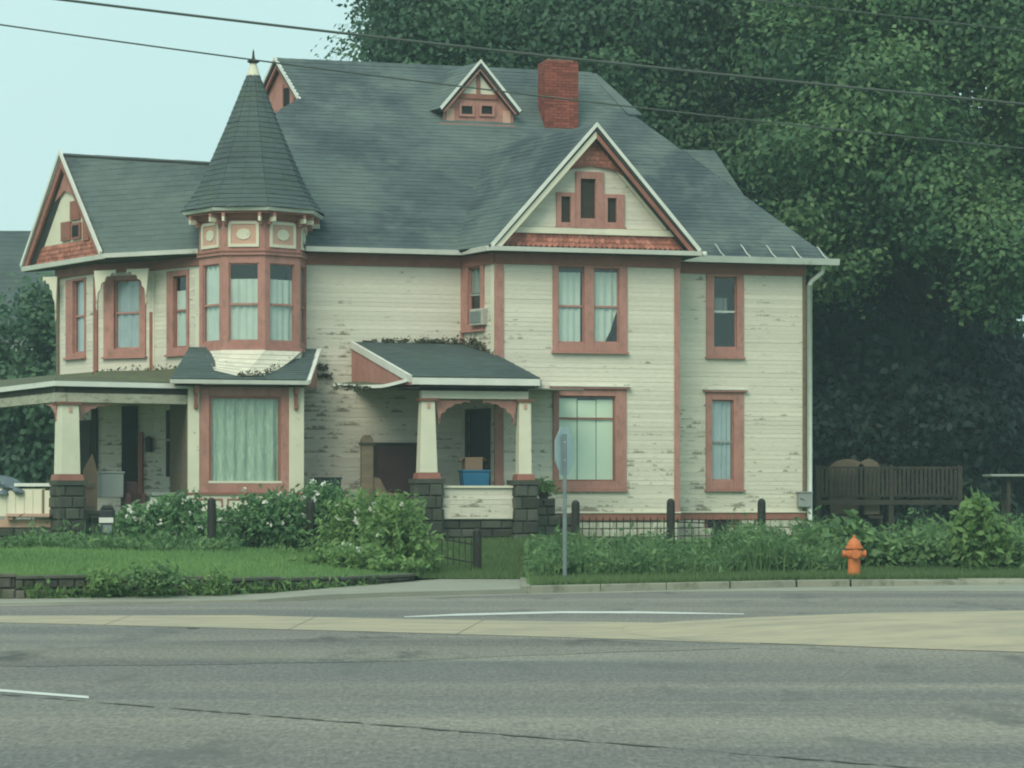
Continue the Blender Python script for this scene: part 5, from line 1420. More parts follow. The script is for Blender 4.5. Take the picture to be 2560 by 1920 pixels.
mb = MB(); IN1.box(mb, m_ - .15, m_ + .15, -.14, .14, b[1] - .22, b[1] - .17); mb.build('collar', 'darkwood', nw)
# wooden chair on the porch, seen past the bushes
chp = IN2.at(968, 1240); chair = thing('wooden_chair', IN2.P(chp[0], 0, 1.2), 'low tan wooden chair in front of the maroon panel', 'chair')
c_ = chp[0]
for (ds, dd_) in ((-.22, -.2), (.22, -.2), (-.22, .2), (.22, .2)):
    mb = MB(); IN2.box(mb, c_ + ds - .025, c_ + ds + .025, dd_ - .025, dd_ + .025, 1.2, 1.62); mb.build('leg', 'wood', chair)
mb = MB(); IN2.prism(mb, [(c_ - .28, 1.62), (c_ + .28, 1.62), (c_ + .26, 1.67), (c_ - .26, 1.69)], -.25, .26); mb.build('seat', 'card', chair, bevel=.015)
mb = MB(); IN2.prism(mb, [(c_ - .28, 1.69), (c_ + .05, 1.69), (c_ - .12, 2.02), (c_ - .30, 2.05)], -.27, -.22); mb.build('backrest', 'wood', chair)
# left porch clutter
LQ = Wall((c0[0] + .2, c0[1] + 1.5), (cR[0], cR[1] + 1.2))
t, mid, hw, z__ = bin_thing(LQ, 243, 300, 1184, 1244, .6, 'grey_cabinet', 'greypaint', 'pale grey cabinet on the left porch beside the block pier', 'cabinet', taper=.98, lid=True)
a = LQ.at(360, 1215); 
bx = thing('wooden_chest', LQ.P(LQ.at(400, 1215)[0], .3, 1.15), 'low weathered chest on the left porch under the porch window', 'chest')
s0_, s1_ = LQ.at(362, 1215)[0], LQ.at(440, 1215)[0]
mb = MB(); LQ.box(mb, s0_, s1_, .1, .6, 1.15, 1.62); mb.build('body', 'ceiling', bx, bevel=.015)
mb = MB(); LQ.box(mb, s0_ - .03, s1_ + .03, .07, .63, 1.62, 1.70); mb.build('lid', 'greypaint', bx, bevel=.01)
bs = thing('brown_board', LQ.P(LQ.at(212, 1200)[0], .5, 1.15), 'tall brown board leaning behind the left porch column', 'board')
s0_, s1_ = LQ.at(197, 1200)[0], LQ.at(231, 1200)[0]
mb = MB(); LQ.prism(mb, [(s0_, 1.15), (s1_, 1.15), (s1_ + .03, 2.1), (s1_ - .1, 2.55), (s0_ + .02, 2.2)], .3, .36); mb.build('panel', 'card', bs)
mb = MB(); LQ.box(mb, s0_ + .05, s1_ - .05, .36, .39, 1.3, 1.4); LQ.box(mb, s0_ + .05, s1_ - .05, .36, .39, 1.8, 1.9); mb.build('batten', 'wood', bs)
ar = thing('armchair', LQ.P(LQ.at(325, 1220)[0], .2, 1.15), 'worn dark armchair in the shade between the grey cabinet and the chest', 'chair')
s0_, s1_ = LQ.at(304, 1220)[0], LQ.at(352, 1220)[0]
mb = MB(); LQ.box(mb, s0_ + .1, s1_ - .1, .0, .45, 1.15, 1.5); mb.build('seat', 'maroon', ar, bevel=.04)
mb = MB(); LQ.prism(mb, [(s0_ + .05, 1.3), (s1_ - .05, 1.3), (s1_ - .08, 1.95), (s0_ + .08, 1.95)], -.15, .02); mb.build('backrest', 'maroon', ar, bevel=.04)
for a_, b_ in ((s0_, s0_ + .1), (s1_ - .1, s1_)):
    mb = MB(); LQ.box(mb, a_, b_, -.1, .45, 1.15, 1.68); mb.build('armrest', 'maroon', ar, bevel=.03)
s_, z_ = F2.at(376, 1114, .05)
pl = thing('wall_lantern', F2.P(s_ - .02, .06, z_ - .15), 'small dark wall lantern beside the left porch doorway', 'lantern')
mb = MB(); F2.box(mb, s_ - .09, s_ + .06, .03, .16, z_ - .15, z_ + .13); mb.build('body', 'iron', pl, bevel=.02)
mb = MB(); F2.prism(mb, [(s_ - .11, z_ + .13), (s_ + .08, z_ + .13), (s_ - .015, z_ + .22)], .03, .18); mb.build('cap', 'iron', pl)
mb = MB(); n_ = 14
P0_ = LR.P(0.0, .05, 0); W_ = LR
tp = thing('draped_tarp', LR.P(.6, .1, lrz(1240)), 'blue-grey tarp bunched over the far left porch rail', 'tarp')
grid = []
for i in range(n_):
    row = []
    for j in range(8):
        s_ = lrx(-30) + i / (n_ - 1) * (lrx(62) - lrx(-30)); z_ = lrz(1236) + (lrz(1186) - lrz(1236)) * (j / 7) * (1 - .55 * (i / (n_ - 1)) ** 2)
        d_ = .10 + .10 * math.sin(i * 1.3) * (1 - j / 7) + .1 * math.sin(j * 1.1 + i * .5) - .3 * (j / 7) ** 2
        row.append(LR.P(s_, d_, z_))
    grid.append(row)
for i in range(n_ - 1):
    for j in range(7): mb.face([grid[i][j], grid[i + 1][j], grid[i + 1][j + 1], grid[i][j + 1]])
mb.build('cloth', 'tarp', tp, smooth=True)
pk = thing('pink_plank', LR.P(lrx(80), .2, lrz(1299)), 'loose pink plank lying on the edge of the left porch', 'plank')
mb = MB(); LR.box(mb, lrx(28), lrx(136), .0, .3, lrz(1291), lrz(1284)); mb.build('plank_board', 'pinkplank', pk)
mb = MB(); LR.box(mb, lrx(22), lrx(42), .05, .25, lrz(1298), lrz(1291)); mb.build('plank_support', 'pinkplank', pk)

# black upright box with a white band
bq = plan_at(268, 51.0); zq = yard_z(bq[0], bq[1])
bb = thing('black_box_post', (bq[0], bq[1], zq), 'black upright box with a white band at the left end of the bushes', 'box')
zz = lambda y: CAM_H + (1240 - y) * 51.0 / FOCAL
BB = Wall((bq[0] - .3, bq[1]), (bq[0] + .3, bq[1]))
mb = MB(); BB.box(mb, .15, .42, -.25, 0, zq - .05, zz(1275)); BB.prism(mb, [(.15, zz(1275)), (.42, zz(1275)), (.36, zz(1263)), (.20, zz(1263))], -.24, -.01); mb.build('body', 'plastic_black', bb, bevel=.02)
mb = MB(); BB.box(mb, .14, .42, .0, .012, zz(1307), zz(1294)); mb.build('white_band', 'white', bb)
mb = MB(); BB.box(mb, .22, .40, .0, .015, zz(1332), zz(1312)); mb.build('side_panel', 'steel', bb)

# ------------------------------------------------------------------ retaining wall, block by block
rwp = [(-10.5, lerp_path(WALLP, -10.5)), (-7.6, 39.8), (-4.7, 41.2), (-2.9, 43.6), (-1.75, 46.4)]
rwall = thing('retaining_wall', (-7.6, 39.8, 0.05), 'low dark block retaining wall along the pavement below the lawn', 'wall')
rw2 = []
for (a, b) in zip(rwp, rwp[1:]):
    n_ = max(1, int(math.hypot(b[0] - a[0], b[1] - a[1]) / 1.1))
    rw2 += [(a[0] + (b[0] - a[0]) * k / n_, a[1] + (b[1] - a[1]) * k / n_) for k in range(n_)]
rw2.append(rwp[-1])
for (a, b) in zip(rw2, rw2[1:]):
    W_ = Wall(a, b); ht = .5 * (wall_top(a[0]) + wall_top(b[0]))
    mb = MB(); W_.box(mb, 0, W_.L, -.3, -.04, -.02, ht - .05); core = mb.build('wall_core', 'wallblock', rwall)
    nr = 2
    block_course(W_, 0, W_.L, .03, ht - .035, nr, .15, .27, .0, rwall, 'wallblock', 'wall_block', back=.08)
    mb = MB(); W_.box(mb, 0, W_.L, -.28, .05, ht - .035, ht + .015); mb.build('coping', 'wallblock', rwall, bevel=.01)

# ------------------------------------------------------------------ fences
def fence(posts, label, h=0.9, rail_h=(.25, .82), gap=.14, name='iron_fence', picket_from=0):
    p0 = posts[0]
    fo = thing(name, (p0[0], p0[1], yard_z(p0[0], p0[1])), label, 'fence', None)
    # one picket, shared by all
    pk0 = None
    for i, p in enumerate(posts):
        zg = yard_z(p[0], p[1])
        ph = p[2] if len(p) > 2 else h + .35
        mb = MB(); mb.lathe((p[0], p[1], zg), [(.085, -.1), (.085, ph - .1), (.08, ph - .04), (.05, ph), (.01, ph + .015)], 10); mb.build('post', 'iron', fo, smooth=False)
    for a, b in zip(posts, posts[1:]):
        za, zb = yard_z(a[0], a[1]), yard_z(b[0], b[1])
        for rh in rail_h:
            mb = MB(); mb.tube([(a[0], a[1], za + rh), (b[0], b[1], zb + rh)], .016, 6); mb.build('rail', 'iron', fo)
        L = math.hypot(b[0] - a[0], b[1] - a[1]); n = int(L / gap) if posts.index(a) >= picket_from else 0
        for k_ in range(1, n):
            q = k_ / n; x, y, z = a[0] + (b[0] - a[0]) * q, a[1] + (b[1] - a[1]) * q, za + (zb - za) * q
            if pk0 is None:
                mb = MB(); base = ROOTLOC[fo.name]
                mb.tube([(base.x, base.y, base.z - .05), (base.x, base.y, base.z + h - .1)], .009, 5); mb.lathe((base.x, base.y, base.z), [(.012, h - .1), (.02, h - .06), (.001, h + .02)], 5)
                pk0 = mb.build('picket', 'iron', fo); pk0.location = Vector((x, y, z)) - base
            else:
                o = pk0.copy(); COL.objects.link(o); o.parent = fo; o.location = Vector((x, y, z)) - ROOTLOC[fo.name]
    return fo
def gpost(x, ytop, Z):
    X = (x - 1280) / FOCAL * Z; return (X, Z, CAM_H + (1240 - ytop) * Z / FOCAL - yard_z(X, Z))
fence([gpost(1439, 1252, 52.5), gpost(1677, 1248, 53.0), gpost(1904, 1248, 53.4)], 'black iron picket fence with round posts in front of the right half of the house', h=.66, rail_h=(.15, .56))
fence([gpost(529, 1246, 50.2), gpost(776, 1250, 50.6), gpost(906, 1255, 50.8), gpost(1047, 1330, 51.0), gpost(1193, 1322, 50.0)], 'black iron picket fence half buried in the flowering bushes', h=.60, rail_h=(.15, .5), picket_from=2)

# back-yard railing of dark weathered boards
yb_z = lambda y, Z: CAM_H + (1240 - y) * Z / FOCAL
yZ = 66.0
yf_ = thing('yard_fence', (plan_at(2050, yZ)[0], yZ, .6), 'dark weathered wooden picket fence in the shade behind the hydrant', 'fence')
YW = Wall(plan_at(2040, yZ), plan_at(2404, yZ + .6))
for i in range(34):
    s_ = .05 + i * (YW.L - .1) / 33
    mb = MB(); tt = yb_z(1172 + random.uniform(-3, 3), yZ); YW.box(mb, s_ - .035, s_ + .035, -.02, .01, yb_z(1240, yZ), tt); mb.build('board', 'darkwood', yf_)
for y0, y1 in ((1172, 1166), (1243, 1236), (1262, 1250)):
    mb = MB(); YW.box(mb, 0, YW.L, -.07, -.02 if y0 < 1250 else .03, yb_z(y0, yZ), yb_z(y1, yZ)); mb.build('rail', 'darkwood', yf_)
for s_ in (0.0, YW.L * .5, YW.L - .1):
    mb = MB(); YW.box(mb, s_, s_ + .12, -.12, .0, .5, yb_z(1163, yZ)); mb.build('post', 'darkwood', yf_)
for (xx, lab, rr_) in ((2118, 'wider of two round-backed dark chairs behind the yard fence', .48), (2172, 'narrower round-backed dark chair behind the yard fence, nearer the hydrant side', .30)):
    p = plan_at(xx, yZ + .5); t = thing('garden_chair', (p[0], p[1], .6), lab, 'chair', 'chairs behind the yard fence')
    CW = Wall((p[0] - 1, p[1]), (p[0] + 1, p[1])); ztop = yb_z(1147, yZ)
    pts = [(1 + rr_ * math.cos(q * math.pi / 10), ztop - .28 + .28 * math.sin(q * math.pi / 10)) for q in range(11)] + [(1 - rr_ * .9, 1.15), (1 + rr_ * .9, 1.15)]
    mb = MB(); CW.prism(mb, pts, -.03, .03); mb.build('backrest', 'wood', t, bevel=.01)
    mb = MB(); CW.box(mb, 1 - rr_, 1 + rr_, .03, .5, 1.05, 1.12); mb.build('seat', 'darkwood', t)
    for q in (-1, 1):
        for d_ in (.05, .42):
            mb = MB(); CW.box(mb, 1 + q * rr_ * .85 - .03, 1 + q * rr_ * .85 + .03, d_, d_ + .06, .55, 1.05); mb.build('leg', 'darkwood', t)
p = plan_at(2530, 66); t = thing('garden_table', (p[0], p[1], .6), 'grey-topped garden table in the shade at the right edge', 'table')
CW = Wall((p[0] - 1, p[1]), (p[0] + 1, p[1]))
mb = MB(); zt_ = yb_z(1186, 66); CW.box(mb, .35, 1.9, -.6, .6, zt_ - .06, zt_); mb.build('table_top', 'greypaint', t, bevel=.02)
for s_ in (.8, 1.7):
    mb = MB(); CW.box(mb, s_, s_ + .09, -.4, -.3, .55, zt_ - .06); CW.box(mb, s_, s_ + .09, .3, .4, .55, zt_ - .06); mb.build('leg', 'darkwood', t)

# ------------------------------------------------------------------ hydrant and sign
hx, hy = 6.25, 47.5
hz = yard_z(hx, hy)
hyd = thing('fire_hydrant', (hx, hy, hz), 'orange fire hydrant standing on the grass verge', 'hydrant')
mb = MB(); mb.lathe((hx, hy, hz), [(.16, -.03), (.16, .03), (.118, .04), (.112, .30), (.112, .36)], 24); mb.build('barrel', 'orange', hyd, smooth=False)
mb = MB(); mb.lathe((hx, hy, hz), [(.112, .355), (.135, .37), (.155, .41), (.155, .47), (.135, .51), (.118, .53)], 24); mb.build('nozzle_section', 'orange', hyd)
mb = MB(); mb.lathe((hx, hy, hz), [(.118, .53), (.165, .535), (.165, .565), (.135, .57), (.125, .62), (.095, .68), (.045, .72), (.04, .725)], 24); mb.build('bonnet', 'orange', hyd)
mb = MB(); mb.lathe((hx, hy, hz), [(.035, .72), (.035, .745), (.022, .75), (.022, .785), (.015, .79)], 5); mb.build('operating_nut', 'orange', hyd)
for sx_, sy_ in ((-1, 0), (1, 0), (0, -1)):
    mb = MB(); c = Vector((hx, hy, hz + .44)); d_ = Vector((sx_, sy_, 0))
    mb.tube([c + d_ * .12, c + d_ * .17, c + d_ * .175, c + d_ * .215, c + d_ * .22], [.055, .055, .07 if sy_ == 0 else .085, .07 if sy_ == 0 else .085, .02], 12); mb.build('nozzle_cap', 'orange', hyd)
for q in range(8):
    an = q * math.pi / 4 + .2; mb = MB(); mb.lathe((hx + .145 * math.cos(an), hy + .145 * math.sin(an), hz), [(.014, .565), (.014, .585)], 6); mb.build('flange_bolt', 'orange', hyd)

sgx, sgy = plan_at(1412, 45.6); sgz = yard_z(sgx, sgy)
sg = thing('stop_sign', (sgx, sgy, sgz), 'grey metal signpost with an octagonal sign turned nearly edge-on', 'sign')
zS = lambda y: CAM_H + (1240 - y) * 45.6 / FOCAL
mb = MB(); S_ = Wall((sgx - .035, sgy), (sgx + .035, sgy))
S_.box(mb, 0, .07, -.03, .0, sgz - .2, zS(1085)); S_.box(mb, .015, .055, .0, .02, sgz - .2, zS(1086)); mb.build('post', 'steel', sg)
SP = Wall((sgx - .5 * math.cos(R(66)), sgy + .04 - .5 * math.sin(R(66))), (sgx + .5 * math.cos(R(66)), sgy + .04 + .5 * math.sin(R(66))))
zc = zS(1127); rr_ = .46
mb = MB(); SP.prism(mb, [(.5 + .10 + rr_ * math.cos(R(22.5 + 45 * k)), zc + rr_ * math.sin(R(22.5 + 45 * k))) for k in range(8)], -.05, -.045); mb.build('sign_plate', 'alu', sg)
for z_ in (zS(1150), zS(1105)):
    mb = MB(); S_.box(mb, .025, .045, .02, .03, z_ - .012, z_ + .012); mb.build('bolt', 'alu', sg)

# ------------------------------------------------------------------ cables
def cable(pts, Z0, Z1, r, label, n=40):
    xs_ = np.array([p[0] for p in pts], float); ys_ = np.array([p[1] for p in pts], float)
    co = np.polyfit(xs_, ys_, 2)
    X = np.linspace(-900, 3400, n); P_ = []
    for x in X:
        Z = Z0 + (Z1 - Z0) * (x + 900) / 4300; y = np.polyval(co, x)
        P_.append(((x - 1280) / FOCAL * Z, Z, CAM_H + (1240 - y) * Z / FOCAL))
    mb = MB(); mb.tube(P_, r, 6); o = mb.build('utility_cable', 'cable'); tag(o, label, 'cable', 'overhead cables'); return o
cable([(160, 0), (840, 80), (1270, 130), (1500, 154), (2560, 260)], 47, 49, .026, 'thicker overhead cable, the middle one, clear of the turret tip')
cable([(0, 62), (630, 148), (1100, 210), (1540, 263), (2560, 371)], 48, 50, .016, 'thin overhead cable, the lowest, passing the turret tip')
cable([(1500, -45), (1886, 0), (2513, 72)], 49, 51, .014, 'thin overhead cable, the highest, across the treetops at the right')

# ------------------------------------------------------------------ vegetation
def tree(name, label, base, trunk_h, trunk_r, lobes, leaves, size, mat, clump=0.42, bias=(0, -.35, .5), per=26, tint_top=None, strands=(), group=None):
    zb = .5
    t = thing(name, (base[0], base[1], zb), label, 'tree', group)
    mb = MB(); b = Vector((base[0], base[1], zb))
    top = b + Vector((0, 0, trunk_h))
    mb.tube([b - Vector((0, 0, .3)), b + Vector((.05, 0, trunk_h * .4)), top], [trunk_r * 1.25, trunk_r, trunk_r * .7], 10)
    for (cx, cy, cz_, rx, ry, rz) in lobes:
        c = Vector((cx, cy, cz_)); st = b + Vector((0, 0, trunk_h * random.uniform(.6, 1)))
        mid = st.lerp(c, .5) + Vector((random.uniform(-.4, .4), random.uniform(-.4, .4), random.uniform(0, .6)))
        mb.tube([st, mid, c], [trunk_r * .5, trunk_r * .3, trunk_r * .12], 7)
    mb.build('trunk', 'bark', t)
    area = np.array([(l[3] * l[5]) for l in lobes]); area = area / area.sum()
    out = []; tin = []; nb_ = []
    for l, a_ in zip(lobes, area):
        c = np.array(l[:3]); rad = np.array(l[3:])
        nsub = 14
        sc = unit(rng.normal(size=(nsub, 3))) * rng.uniform(.35, .78, (nsub, 1)) * rad + c
        sr = rng.uniform(.26, .50, nsub) * rad.mean()
        ncl = max(10, int(leaves * a_ / per)); k_ = rng.integers(0, nsub, ncl)
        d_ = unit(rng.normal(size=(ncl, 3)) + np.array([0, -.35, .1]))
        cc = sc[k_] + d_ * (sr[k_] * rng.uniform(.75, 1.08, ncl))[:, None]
        ct = rng.beta(.9, 1.5, ncl) * (.55 + .45 * rng.uniform(0, 1, nsub)[k_]) + .22 * (d_[:, 2] > .3)  # upward clumps tinted lighter: top light put into the leaf colour
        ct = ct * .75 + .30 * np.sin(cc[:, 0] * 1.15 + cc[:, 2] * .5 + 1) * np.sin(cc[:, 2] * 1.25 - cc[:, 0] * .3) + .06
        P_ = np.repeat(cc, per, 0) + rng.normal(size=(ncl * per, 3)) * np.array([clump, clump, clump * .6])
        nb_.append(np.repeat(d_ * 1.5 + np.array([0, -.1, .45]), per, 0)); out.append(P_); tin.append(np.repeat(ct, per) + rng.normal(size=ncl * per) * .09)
    P_ = np.concatenate(out); tin = np.concatenate(tin)
    fast_mesh('crown', leaf_quads(P_, np.full(len(P_), size), np.full(len(P_), size * .66), np.concatenate(nb_), .25, .55), 4, tin, mat, t, kind='stuff')
    return t

def lobes_for(c, rad, n, sub, seed):
    r = np.random.default_rng(seed); out = [tuple(c) + tuple(np.array(rad) * .72)]
    d_ = unit(r.normal(size=(n, 3)) + np.array([0, -.25, 0.1])) * np.array(rad) * r.uniform(.55, .8, (n, 1)) + np.array(c)
    for q in d_: 
        s_ = sub * r.uniform(.75, 1.25); out.append((q[0], q[1], q[2], s_, s_, s_ * .85))
    return out
tree('broadleaf_tree', 'tall dark-green tree behind the roof, its left edge against the sky', (0.2, 80), 9, .45, lobes_for((0.6, 79, 14.4), (5.6, 4.5, 5.6), 12, 2.3, 1), 125000, .195, 'leaf_a', group='trees behind the house')
tree('broadleaf_tree', 'tall tree behind the chimney and the rear wing', (6.5, 81), 9, .45, lobes_for((6.6, 80, 13.4), (5.4, 4.5, 6.6), 12, 2.4, 2), 120000, .195, 'leaf_b', group='trees behind the house')
st = []
for i in range(26):
    x = random.uniform(7.2, 13.6); st.append((x, random.uniform(68, 70.5), random.uniform(6, 15.5), random.uniform(-.6, 1.2), -.4, -random.uniform(1.2, 3.2), 90, .17))
tree('drooping_tree', 'big light-green tree with drooping branches at the right', (12.8, 76), 7, .5,
     lobes_for((12.4, 73.5, 12.6), (5.6, 4.5, 6.4), 14, 2.2, 3) + [(8.6, 71.5, 8.6, 1.5, 1.4, 1.5), (9.2, 71, 11.0, 1.9, 1.6, 1.6), (11.5, 70.5, 9.2, 1.9, 1.6, 1.6), (13.4, 70, 8.0, 1.9, 1.5, 1.8)], 150000, .20, 'leaf_c', group='trees behind the house')
tree('shade_filler_tree', 'dense filler tree with shade-dark leaves, right of the house', (9.4, 76), 3, .35, lobes_for((9.3, 76.5, 5.0), (3.2, 2.5, 5.2), 9, 1.9, 4), 30000, .28, 'leaf_shade', group='trees behind the house')
tree('shade_filler_tree', 'dense filler tree with leaves darkened for shade, at the far right edge behind the garden table', (13.6, 76), 3, .35, lobes_for((13.4, 76.5, 4.8), (3.4, 2.5, 5.2), 9, 1.9, 5), 30000, .28, 'leaf_shade', group='trees behind the house')
tree('shade_filler_tree', 'low shrubby filler tree with shade-dark leaves, directly behind the yard fence', (11.6, 74), 1.5, .25, lobes_for((11.4, 74.5, 2.4), (4.2, 1.6, 2.6), 9, 1.2, 14), 22000, .26, 'leaf_shade', group='trees behind the house')
tree('broadleaf_tree', 'tree farthest back, glimpsed through the drooping branches at the right', (12, 88), 8, .45, lobes_for((12, 88, 11.5), (6.5, 3.5, 9), 9, 3.0, 9), 40000, .34, 'leaf_a', group='trees behind the house')
tree('broadleaf_tree', 'dark tree left of the house in front of the neighbouring roof', (-14.2, 80), 3, .3, lobes_for((-14.0, 79, 4.3), (2.9, 2.6, 4.2), 9, 1.5, 6), 30000, .26, 'leaf_a')
tree('broadleaf_tree', 'second dark tree seen under the left porch roof', (-11.6, 82), 3, .3, lobes_for((-11.4, 82, 3.6), (2.4, 2.2, 3.3), 7, 1.4, 8), 18000, .26, 'leaf_shade')

# neighbouring house, its roof showing over the trees at the left
nb = thing('neighbour_house', (-19, 92, .5), 'neighbouring house with a plain dark roof beyond the left trees', 'house')
NW = Wall((-27, 92), (-14.6, 92.4))
siding(NW, [(0, .5), (NW.L - .5, .5), (NW.L - .5, 8), (0, 8)], [], nb, 'wall', exposure=.2, mat='greypaint')
zr = CAM_H + (1240 - 577) * 95 / FOCAL
roof_face(nb, [[NW.P(-.4, .5, 7.6), NW.P(NW.L, .5, 7.6), NW.P(NW.L - 1.2, -3.0, zr), NW.P(-.4, -3.0, zr)]], 'roof', 'shingle2', .25)
mb = MB(); slab(mb, [NW.P(-.4, -6.5, 7.6), NW.P(NW.L, -6.5, 7.6), NW.P(NW.L - 1.2, -3, zr), NW.P(-.4, -3, zr)], .1); mb.build('roof_back', 'deck', nb)
for s_ in (2.0, 6.0):
    mb = MB(); NW.box(mb, s_, s_ + 1.0, .02, .05, 3.5, 5.2); wq = mb.build('window', 'white', nb)
    mb = MB(); NW.box(mb, s_ + .1, s_ + .9, .05, .06, 3.6, 5.1); mb.build('pane', 'dark', wq)

# flowering bushes along the buried fence
def bush(px, Z, w, ytop, n, lab, flowers=18, mat='bushleaf', name='flowering_bush', size=.15, dep=.6, cat='bush'):
    X, Y = plan_at(px, Z); zg = yard_z(X, Y); h_ = CAM_H + (1240 - ytop) * Z / FOCAL - zg; h_ *= .90
    t = thing(name, (X, Y, zg), lab, cat, 'bushes in front of the porch' if name == 'flowering_bush' else 'shrubs by the verge')
    mb = MB()
    for i in range(6):
        an = random.uniform(0, 6.28); r_ = random.uniform(.1, .55) * w
        mb.tube([(X + .1 * math.cos(an), Y + .1 * math.sin(an), zg - .05), (X + r_ * .5 * math.cos(an), Y + .3 * r_ * math.sin(an), zg + h_ * .4), (X + r_ * math.cos(an), Y + .5 * r_ * math.sin(an), zg + h_ * .85)], [.025, .018, .008], 5)
    mb.build('stems', 'bark', t)
    per = 16; ncl = int(n * (.16 if name == 'flowering_bush' else .6)) // per
    d_ = unit(rng.normal(size=(ncl, 3)) + np.array([0, -.4, .15])); rr_ = rng.uniform(.45, 1.0, (ncl, 1)) ** .6
    cc = d_ * rr_ * np.array([w, dep, h_ * .52]); cc[:, 2] += h_ * .5
    # uneven outline
    cc[:, 2] *= 1 + .14 * np.sin(cc[:, 0] * 7 + X * 3)
    cc = cc + np.array([X, Y, zg]); cc[:, 2] = np.maximum(cc[:, 2], zg + .05)
    P_ = np.repeat(cc, per, 0) + rng.normal(size=(ncl * per, 3)) * .10
    tin = np.repeat(rng.uniform(0, .9, ncl), per) + rng.normal(size=ncl * per) * .15
    ns = max(5, n // (19 if name == 'flowering_bush' else 70))            # upright sprays break the outline
    sxy = rng.normal(size=(ns, 2)) * np.array([w * .55, dep * .5]); q = rng.uniform(.08, 1, (ns, 14, 1))
    hh = h_ * rng.uniform(.35, 1.22, (ns, 1, 1)) * np.exp(-.5 * (sxy[:, :1, None] / (w * 1.1)) ** 2); ln = rng.normal(size=(ns, 1, 2)) * .17
    sp = np.concatenate([np.broadcast_to(sxy[:, None, :], (ns, 14, 2)) + ln * q, hh * q], 2) + rng.normal(size=(ns, 14, 3)) * .035 + np.array([X, Y, zg])
    P_ = np.concatenate([P_, sp.reshape(-1, 3)]); tin = np.concatenate([tin, np.repeat(rng.uniform(.2, 1.0, ns), 14)])
    fast_mesh('foliage', leaf_quads(P_, np.full(len(P_), size), np.full(len(P_), size * (.40 if name == 'flowering_bush' else .55)), (0, -.5, .4), .1), 4, tin, mat, t, kind='stuff')
    if flowers:
        flowers = int(flowers * .9); k_ = rng.integers(0, ncl, flowers); c = cc[k_] + np.array([0, -.22, .08]); c[:, 2] += rng.uniform(0, .08, flowers)
        P_ = np.repeat(c, 5, 0) + rng.normal(size=(flowers * 5, 3)) * .025
        fast_mesh('blossoms', leaf_quads(P_, np.full(len(P_), .085), np.full(len(P_), .065), (0, -.9, .3), 0), 4, rng.uniform(0, 1, len(P_)), 'petal', t, kind='stuff')
    return t
bush(352, 52.6, .55, 1262, 4200, 'white-flowered bush at the left end of the row, beside the black box', 24)
bush(445, 52.1, .70, 1238, 5200, 'white-flowered bush below the left side of the picture window', 30)
bush(560, 51.6, .80, 1276, 5600, 'broad white-flowered bush under the picture window', 26)
bush(672, 50.8, .70, 1226, 6000, 'tallest dark-centred bush under the right of the picture window', 14)
bush(800, 51.4, .72, 1208, 5600, 'white-flowered bush in front of the black rubbish bin', 20)
bush(905, 49.6, .72, 1236, 5000, 'light-green bush in front of the porch steps', 12, 'weed2')
bush(985, 48.4, .62, 1238, 5200, 'light-green bush at the right end of the row, beside the stone pier', 6, 'weed2')
bush(880, 47.2, .8, 1372, 3600, 'low leafy bush spilling over the end of the retaining wall', 4, 'weed2')
pt_ = PQ.P((q2_ + q3_) / 2, -.2, qt)
pp = thing('potted_plant', pt_, 'small leafy plant on the dark stone pier beside the signpost', 'plant')
mb = MB(); mb.lathe(pt_, [(.10, .0), (.14, .16), (.15, .18), (.13, .18)], 12); mb.build('pot', 'darkwood', pp)
P_ = np.array(pt_) + np.array([0, 0, .26]) + rng.normal(size=(260, 3)) * np.array([.15, .12, .09])
fast_mesh('foliage', leaf_quads(P_, np.full(260, .13), np.full(260, .07), (0, -.5, .5), .1), 4, rng.uniform(0, 1, 260), 'weed2', pp, kind='stuff')
bush(2115, 50.5, .75, 1318, 4200, 'broad-leaved shrub directly behind the orange hydrant', 0, 'weed', 'leafy_shrub', .24, .5, 'shrub')
bush(2235, 50.5, .7, 1350, 3600, 'low shrub right of the orange hydrant', 0, 'weed', 'leafy_shrub', .16, .5, 'shrub')
bush(2335, 50.5, .7, 1345, 3600, 'low shrub midway between the hydrant and the tall pointed shrub', 0, 'weed', 'leafy_shrub', .16, .5, 'shrub')
bush(2455, 50.0, .50, 1262, 4200, 'tall pointed light-green shrub at the right', 0, 'weed2', 'leafy_shrub', .20, .4, 'shrub')
bush(2510, 50.5, .75, 1345, 4200, 'bushy shrub at the right edge of the verge', 0, 'weed', 'leafy_shrub', .17, .5, 'shrub')
bush(262, 40.0, .22, 1458, 300, 'weedy clump growing over the retaining wall at the left', 0, 'weed2', 'wall_plant', .10, .3, 'plant')
bush(385, 40.2, .38, 1440, 1100, 'dark leafy clump over the middle of the retaining wall', 0, 'weed', 'wall_plant', .09, .3, 'plant')
bush(545, 40.9, .22, 1458, 260, 'thin weedy clump near the right of the retaining wall', 0, 'weed2', 'wall_plant', .09, .25, 'plant')

